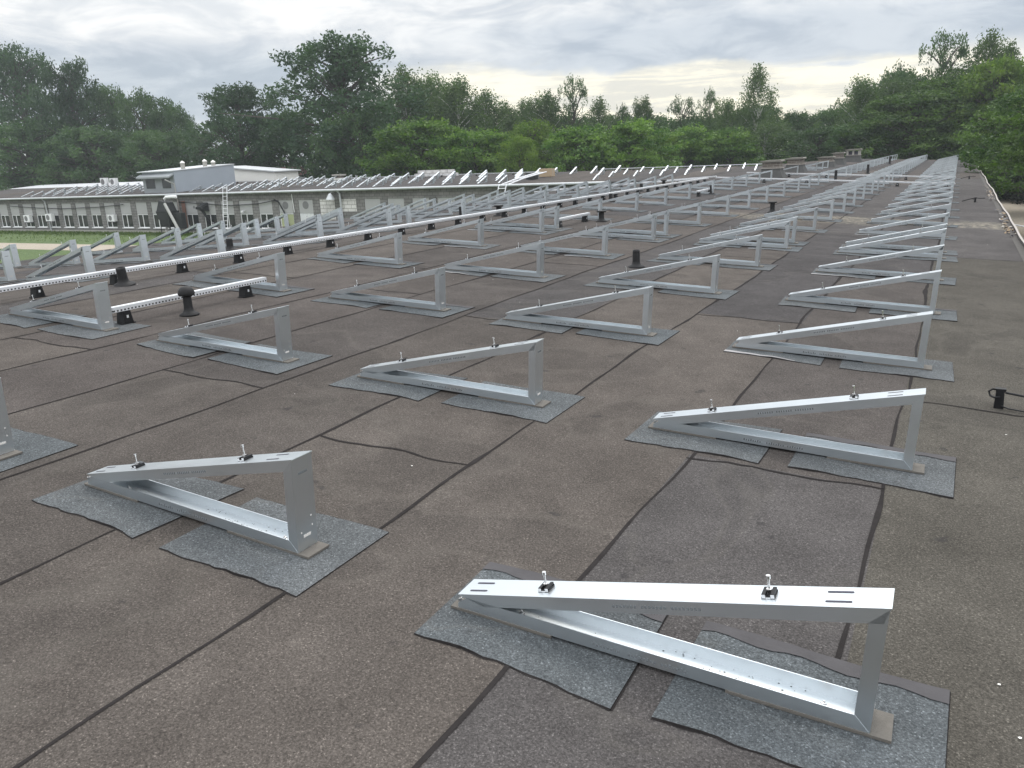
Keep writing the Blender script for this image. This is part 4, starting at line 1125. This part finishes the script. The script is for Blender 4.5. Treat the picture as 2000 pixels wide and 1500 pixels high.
for a in [
    ('oak', 0, 15, 88, 210, 44, 'tall dark tree at the very left, over the pale hall roof', GA),
    ('oak', 1, 128, 122, 150, 43, 'tall dark tree with a notched top, second from the left end', GA),
    ('dense', 0, 205, 168, 110, 47, 'soft rounded tree in the gap right of the notched dark tree', GA),
    ('dense', 1, 268, 176, 130, 46, 'soft rounded grey-green tree above the outdoor units', GA),
    ('dense', 2, 325, 205, 110, 47, 'sloping grey-green tree just left of the dip in the skyline', GA),
    ('airy', 0, 358, 220, 50, 50, 'thin small tree standing in the dip of the skyline', GA),
    ('dense', 1, 40, 235, 230, 41, 'lower mid-green tree in front of the tall tree at far left', GA),
    ('dense', 2, 175, 245, 190, 41.5, 'lower mid-green tree between the pale hall and the outdoor units', GA),
    ('dense', 0, 300, 255, 170, 42, 'lower dark tree directly behind the rooftop cabin', GA),
    ('dense', 1, 385, 255, 120, 44, 'dark low tree behind the flues of the cabin', GA),
    ('oak', 2, 455, 166, 205, 41, 'dark round-topped oak rising above the blue-grey cabin', GB),
    ('oak', 0, 655, 70, 330, 42, 'biggest oak, highest crown, with sky showing through its branches', GB),
    ('dense', 2, 560, 215, 150, 43, 'dark tree filling the fork between the two oaks', GB),
    ('dense', 0, 700, 215, 160, 40, 'dark lower tree at the right foot of the biggest oak', GB),
    ('birch', 0, 790, 128, 120, 46, 'pale feathery birch touching the right side of the biggest oak', GB),
    ('birch', 1, 842, 142, 110, 47, 'pointed feathery birch, second right of the biggest oak', GB),
    ('birch', 2, 893, 148, 120, 46, 'thicker birch with several pointed tops above the bushes', GB),
    ('birch', 0, 945, 175, 110, 47, 'birch stepping down toward the gap in the skyline', GB),
    ('dense', 1, 900, 205, 130, 48, 'dark tree behind the row of birches', GB),
    ('birch', 1, 1030, 190, 85, 49, 'short birch just right of the gap in the skyline', GB),
    ('birch', 2, 1066, 178, 100, 49, 'rounded birch left of the slim aspen', GB),
    ('airy', 1, 1118, 150, 80, 50, 'slim upright aspen rising alone above its neighbours', GB),
    ('birch', 0, 1170, 190, 70, 50, 'thin ragged tree right of the slim aspen', GB),
    ('airy', 0, 1215, 205, 55, 51, 'small see-through tree between aspen and dark bank', GB),
    ('birch', 2, 1255, 188, 70, 52, 'ragged birch under the brightest part of the sky', GB),
    ('airy', 1, 1335, 190, 80, 53, 'see-through round tree against the bright sky', GB),
    ('airy', 0, 1386, 174, 50, 54, 'very thin tree with sparse leaves left of the weeping birch', GB),
    ('birch', 1, 1420, 192, 80, 52, 'short birch at the left foot of the weeping birch', GB),
    ('birch', 0, 1482, 126, 80, 52, 'tall weeping birch with hanging twigs above the brick chimneys', GD),
    ('dense', 2, 1560, 218, 120, 56, 'low rounded tree right of the weeping birch', GD),
    ('dense', 0, 1625, 215, 120, 57, 'low rounded tree behind the farthest chimney', GD),
    ('birch', 2, 1685, 148, 95, 52, 'pointed birch at the left shoulder of the right-hand trees', GD),
    ('birch', 1, 1745, 150, 130, 51, 'full birch left of the dark high crown', GD),
    ('airy', 1, 1848, 62, 130, 54, 'dark open-crowned tree standing highest above the maples', GD),
    ('birch', 0, 1935, 58, 110, 53, 'tall swaying birch right of the dark open crown', GD),
    ('dense', 1, 1800, 165, 170, 54, 'dense green tree under the dark open crown', GD),
    ('dense', 0, 1705, 175, 150, 55, 'green tree filling the slope left of the dark open crown', GD),
    ('dense', 2, 1765, 135, 140, 54.5, 'taller green tree shouldering the dark open crown', GD),
    ('birch', 2, 1968, 82, 100, 52, 'birch at the far right, behind the yellow-green crown', GD),
    ('dense', 2, 800, 178, 120, 49, 'green tree filling in behind the first birches', GB),
    ('dense', 0, 860, 190, 120, 49, 'green tree behind the pointed birch', GB),
    ('dense', 1, 945, 205, 110, 49.5, 'green tree behind the descending birch', GB),
    ('dense', 2, 1040, 212, 130, 51, 'green tree closing the skyline left of the aspen', GB),
    ('dense', 0, 1200, 226, 150, 53, 'green tree closing the skyline right of the aspen', GB),
    ('dense', 1, 1340, 228, 140, 54, 'green tree below the see-through tree', GB),
    ('dense', 2, 1470, 205, 150, 55, 'green tree behind the trunk of the weeping birch', GB),
    ('dense', 1, 1660, 205, 130, 56, 'green tree at the foot of the right-hand slope', GD),
    ('birch', 2, 985, 200, 90, 48.5, 'ragged birch standing in the gap of the skyline', GB),
    ('birch', 0, 815, 160, 110, 48, 'birch between the biggest oak and the pointed birch', GB),
    ('dense', 1, 1130, 222, 170, 52, 'dark green tree behind the foot of the slim aspen', GB),
    ('dense', 2, 1275, 225, 170, 53, 'dark green tree under the ragged birch', GB),
    ('dense', 0, 1400, 225, 170, 54, 'dark green tree behind the weeping birch', GB),
    ('bush', 0, 815, 232, 230, 38.8, 'bright green layered tree at the right foot of the oaks', GC),
    ('bush', 1, 925, 246, 190, 39.2, 'bright green tree behind the block stack', GC),
    ('lime', 0, 1035, 236, 180, 41, 'yellowish green tree behind the cardboard box', GC),
    ('lime', 1, 1012, 265, 110, 37.5, 'small yellow-green tree in front, above the bent ladder', GC),
    ('bush', 2, 1130, 246, 200, 40, 'mid-green layered tree right of the bent ladder', GC),
    ('bush', 0, 1230, 234, 210, 42, 'mid-green broad tree above the crossing frames', GC),
    ('bush', 1, 1335, 242, 190, 48, 'dark green broad tree below the see-through tree', GC),
    ('lime', 0, 1290, 262, 110, 46, 'small lime-green tree among the darker bushes', GC),
    ('bush', 2, 1425, 250, 170, 49, 'green bushy tree at the foot of the weeping birch', GC),
    ('birch', 1, 1500, 235, 130, 50, 'leafy low birch behind the first brick chimney', GC),
    ('dense', 1, 1600, 245, 170, 50, 'dark green tree behind the middle brick chimneys', GC),
    ('dense', 2, 1680, 235, 140, 49.5, 'dark green tree right of the farthest chimney', GC),
    ('maple', 0, 1800, 175, 290, 50, 'green maple spreading behind the far end of the roof', GD),
    ('maple', 1, 1935, 125, 300, 53, 'large maple with sunlit top overhanging the right roof edge', GD),
    ('lime', 1, 1952, 112, 190, 50, 'yellow-green crown topping the large maple', GD),
    ('maple', 0, 2095, 140, 300, 37, 'nearest maple at the right with low dark branches', GD),
    ('maple', 1, 2215, 110, 420, 29, 'broad maple mostly out of frame beside the sandy yard', GD),
    ('shade_fill', 0, 1945, 318, 120, 47, 'added dark bush standing in for deep shade beyond the right roof edge', GD),
    ('shade_fill', 1, 1990, 312, 150, 45, 'second added dark bush standing in for deep shade, closer to the sandy yard', GD),
    ('shade_fill', 0, 2060, 300, 170, 43, 'added dark bush standing in for deep shade at the very edge beside the sandy yard', GD),
]: tree(*a)
# far wood behind everything: one mass
b = MB(); rg = random.Random(88)
for k in range(15000):
    px = rg.uniform(-260, 2260)
    yd = rg.uniform(58, 64) if px > 1150 else rg.uniform(50, 56)
    tp = 262 + 14 * math.sin(px * .012) + 9 * math.sin(px * .041)
    d = ray(px, tp); g = yd / d.y; zt = d.z * g
    z = -GZ + (zt + GZ) * rg.random() ** .8
    leaf_quad(b, W(d.x * g, yd, z), .42, rg, 'leaf_wood', rg.random())
tag(b.build('woodland', attr='leaf'), kind='stuff')
# rough grass at the foot of the wing and beside the right wall
b = MB(); rg = random.Random(12)
for k in range(9000):
    if k < 5200: x, y, hh = rg.uniform(-50, -27), 26.45 - abs(rg.gauss(0, .5)), rg.uniform(.08, .26)
    elif k < 6500: x, y, hh = rg.uniform(-45, -15), rg.uniform(22.5, 26), rg.uniform(.08, .2)
    else: x, y, hh = rg.uniform(1.0, 6), rg.uniform(9, 21), rg.uniform(.15, .5)
    p = W(x, y, -GZ); a = rg.uniform(0, 6.28); w = Vector((math.cos(a), math.sin(a), 0)) * rg.uniform(.02, .05); tip = Vector((rg.gauss(0, .12), rg.gauss(0, .12), hh))
    b.quad([p - w, p + w, p + tip * 1.0], 'grass_blade', rg.random())
tag(b.build('rough_grass', attr='leaf'), kind='stuff')
# striped rope over the yard at the right
b = MB(); b.tube([W(1.0, 27.5, -GZ + .55), W(2.0, 26.2, -GZ + .45), W(3.4, 25.0, -GZ + .55), W(6, 22.5, -GZ + .6)], .035, 'window_white', 6)
tag(b.build('rope'), 'pale rope stretched over the sandy yard beside the roof edge', 'rope')

# ------------------------------------------------------------------ damp evening air
b = MB(); b.box((-301, -61, -1), (201, 201, 26), 'window_white')
hz = b.build('haze'); hz['kind'] = 'stuff'; hz.data.materials.clear()
hm = bpy.data.materials.new('haze_air'); hm.use_nodes = True; ht = hm.node_tree; ht.nodes.clear()
ho = ht.nodes.new('ShaderNodeOutputMaterial'); hv = ht.nodes.new('ShaderNodeVolumePrincipled')
hv.inputs['Color'].default_value = (0.86, 0.92, 0.97, 1); hv.inputs['Density'].default_value = 0.0006
hv.inputs['Anisotropy'].default_value = 0.2
ht.links.new(hv.outputs[0], ho.inputs['Volume']); hz.data.materials.append(hm)
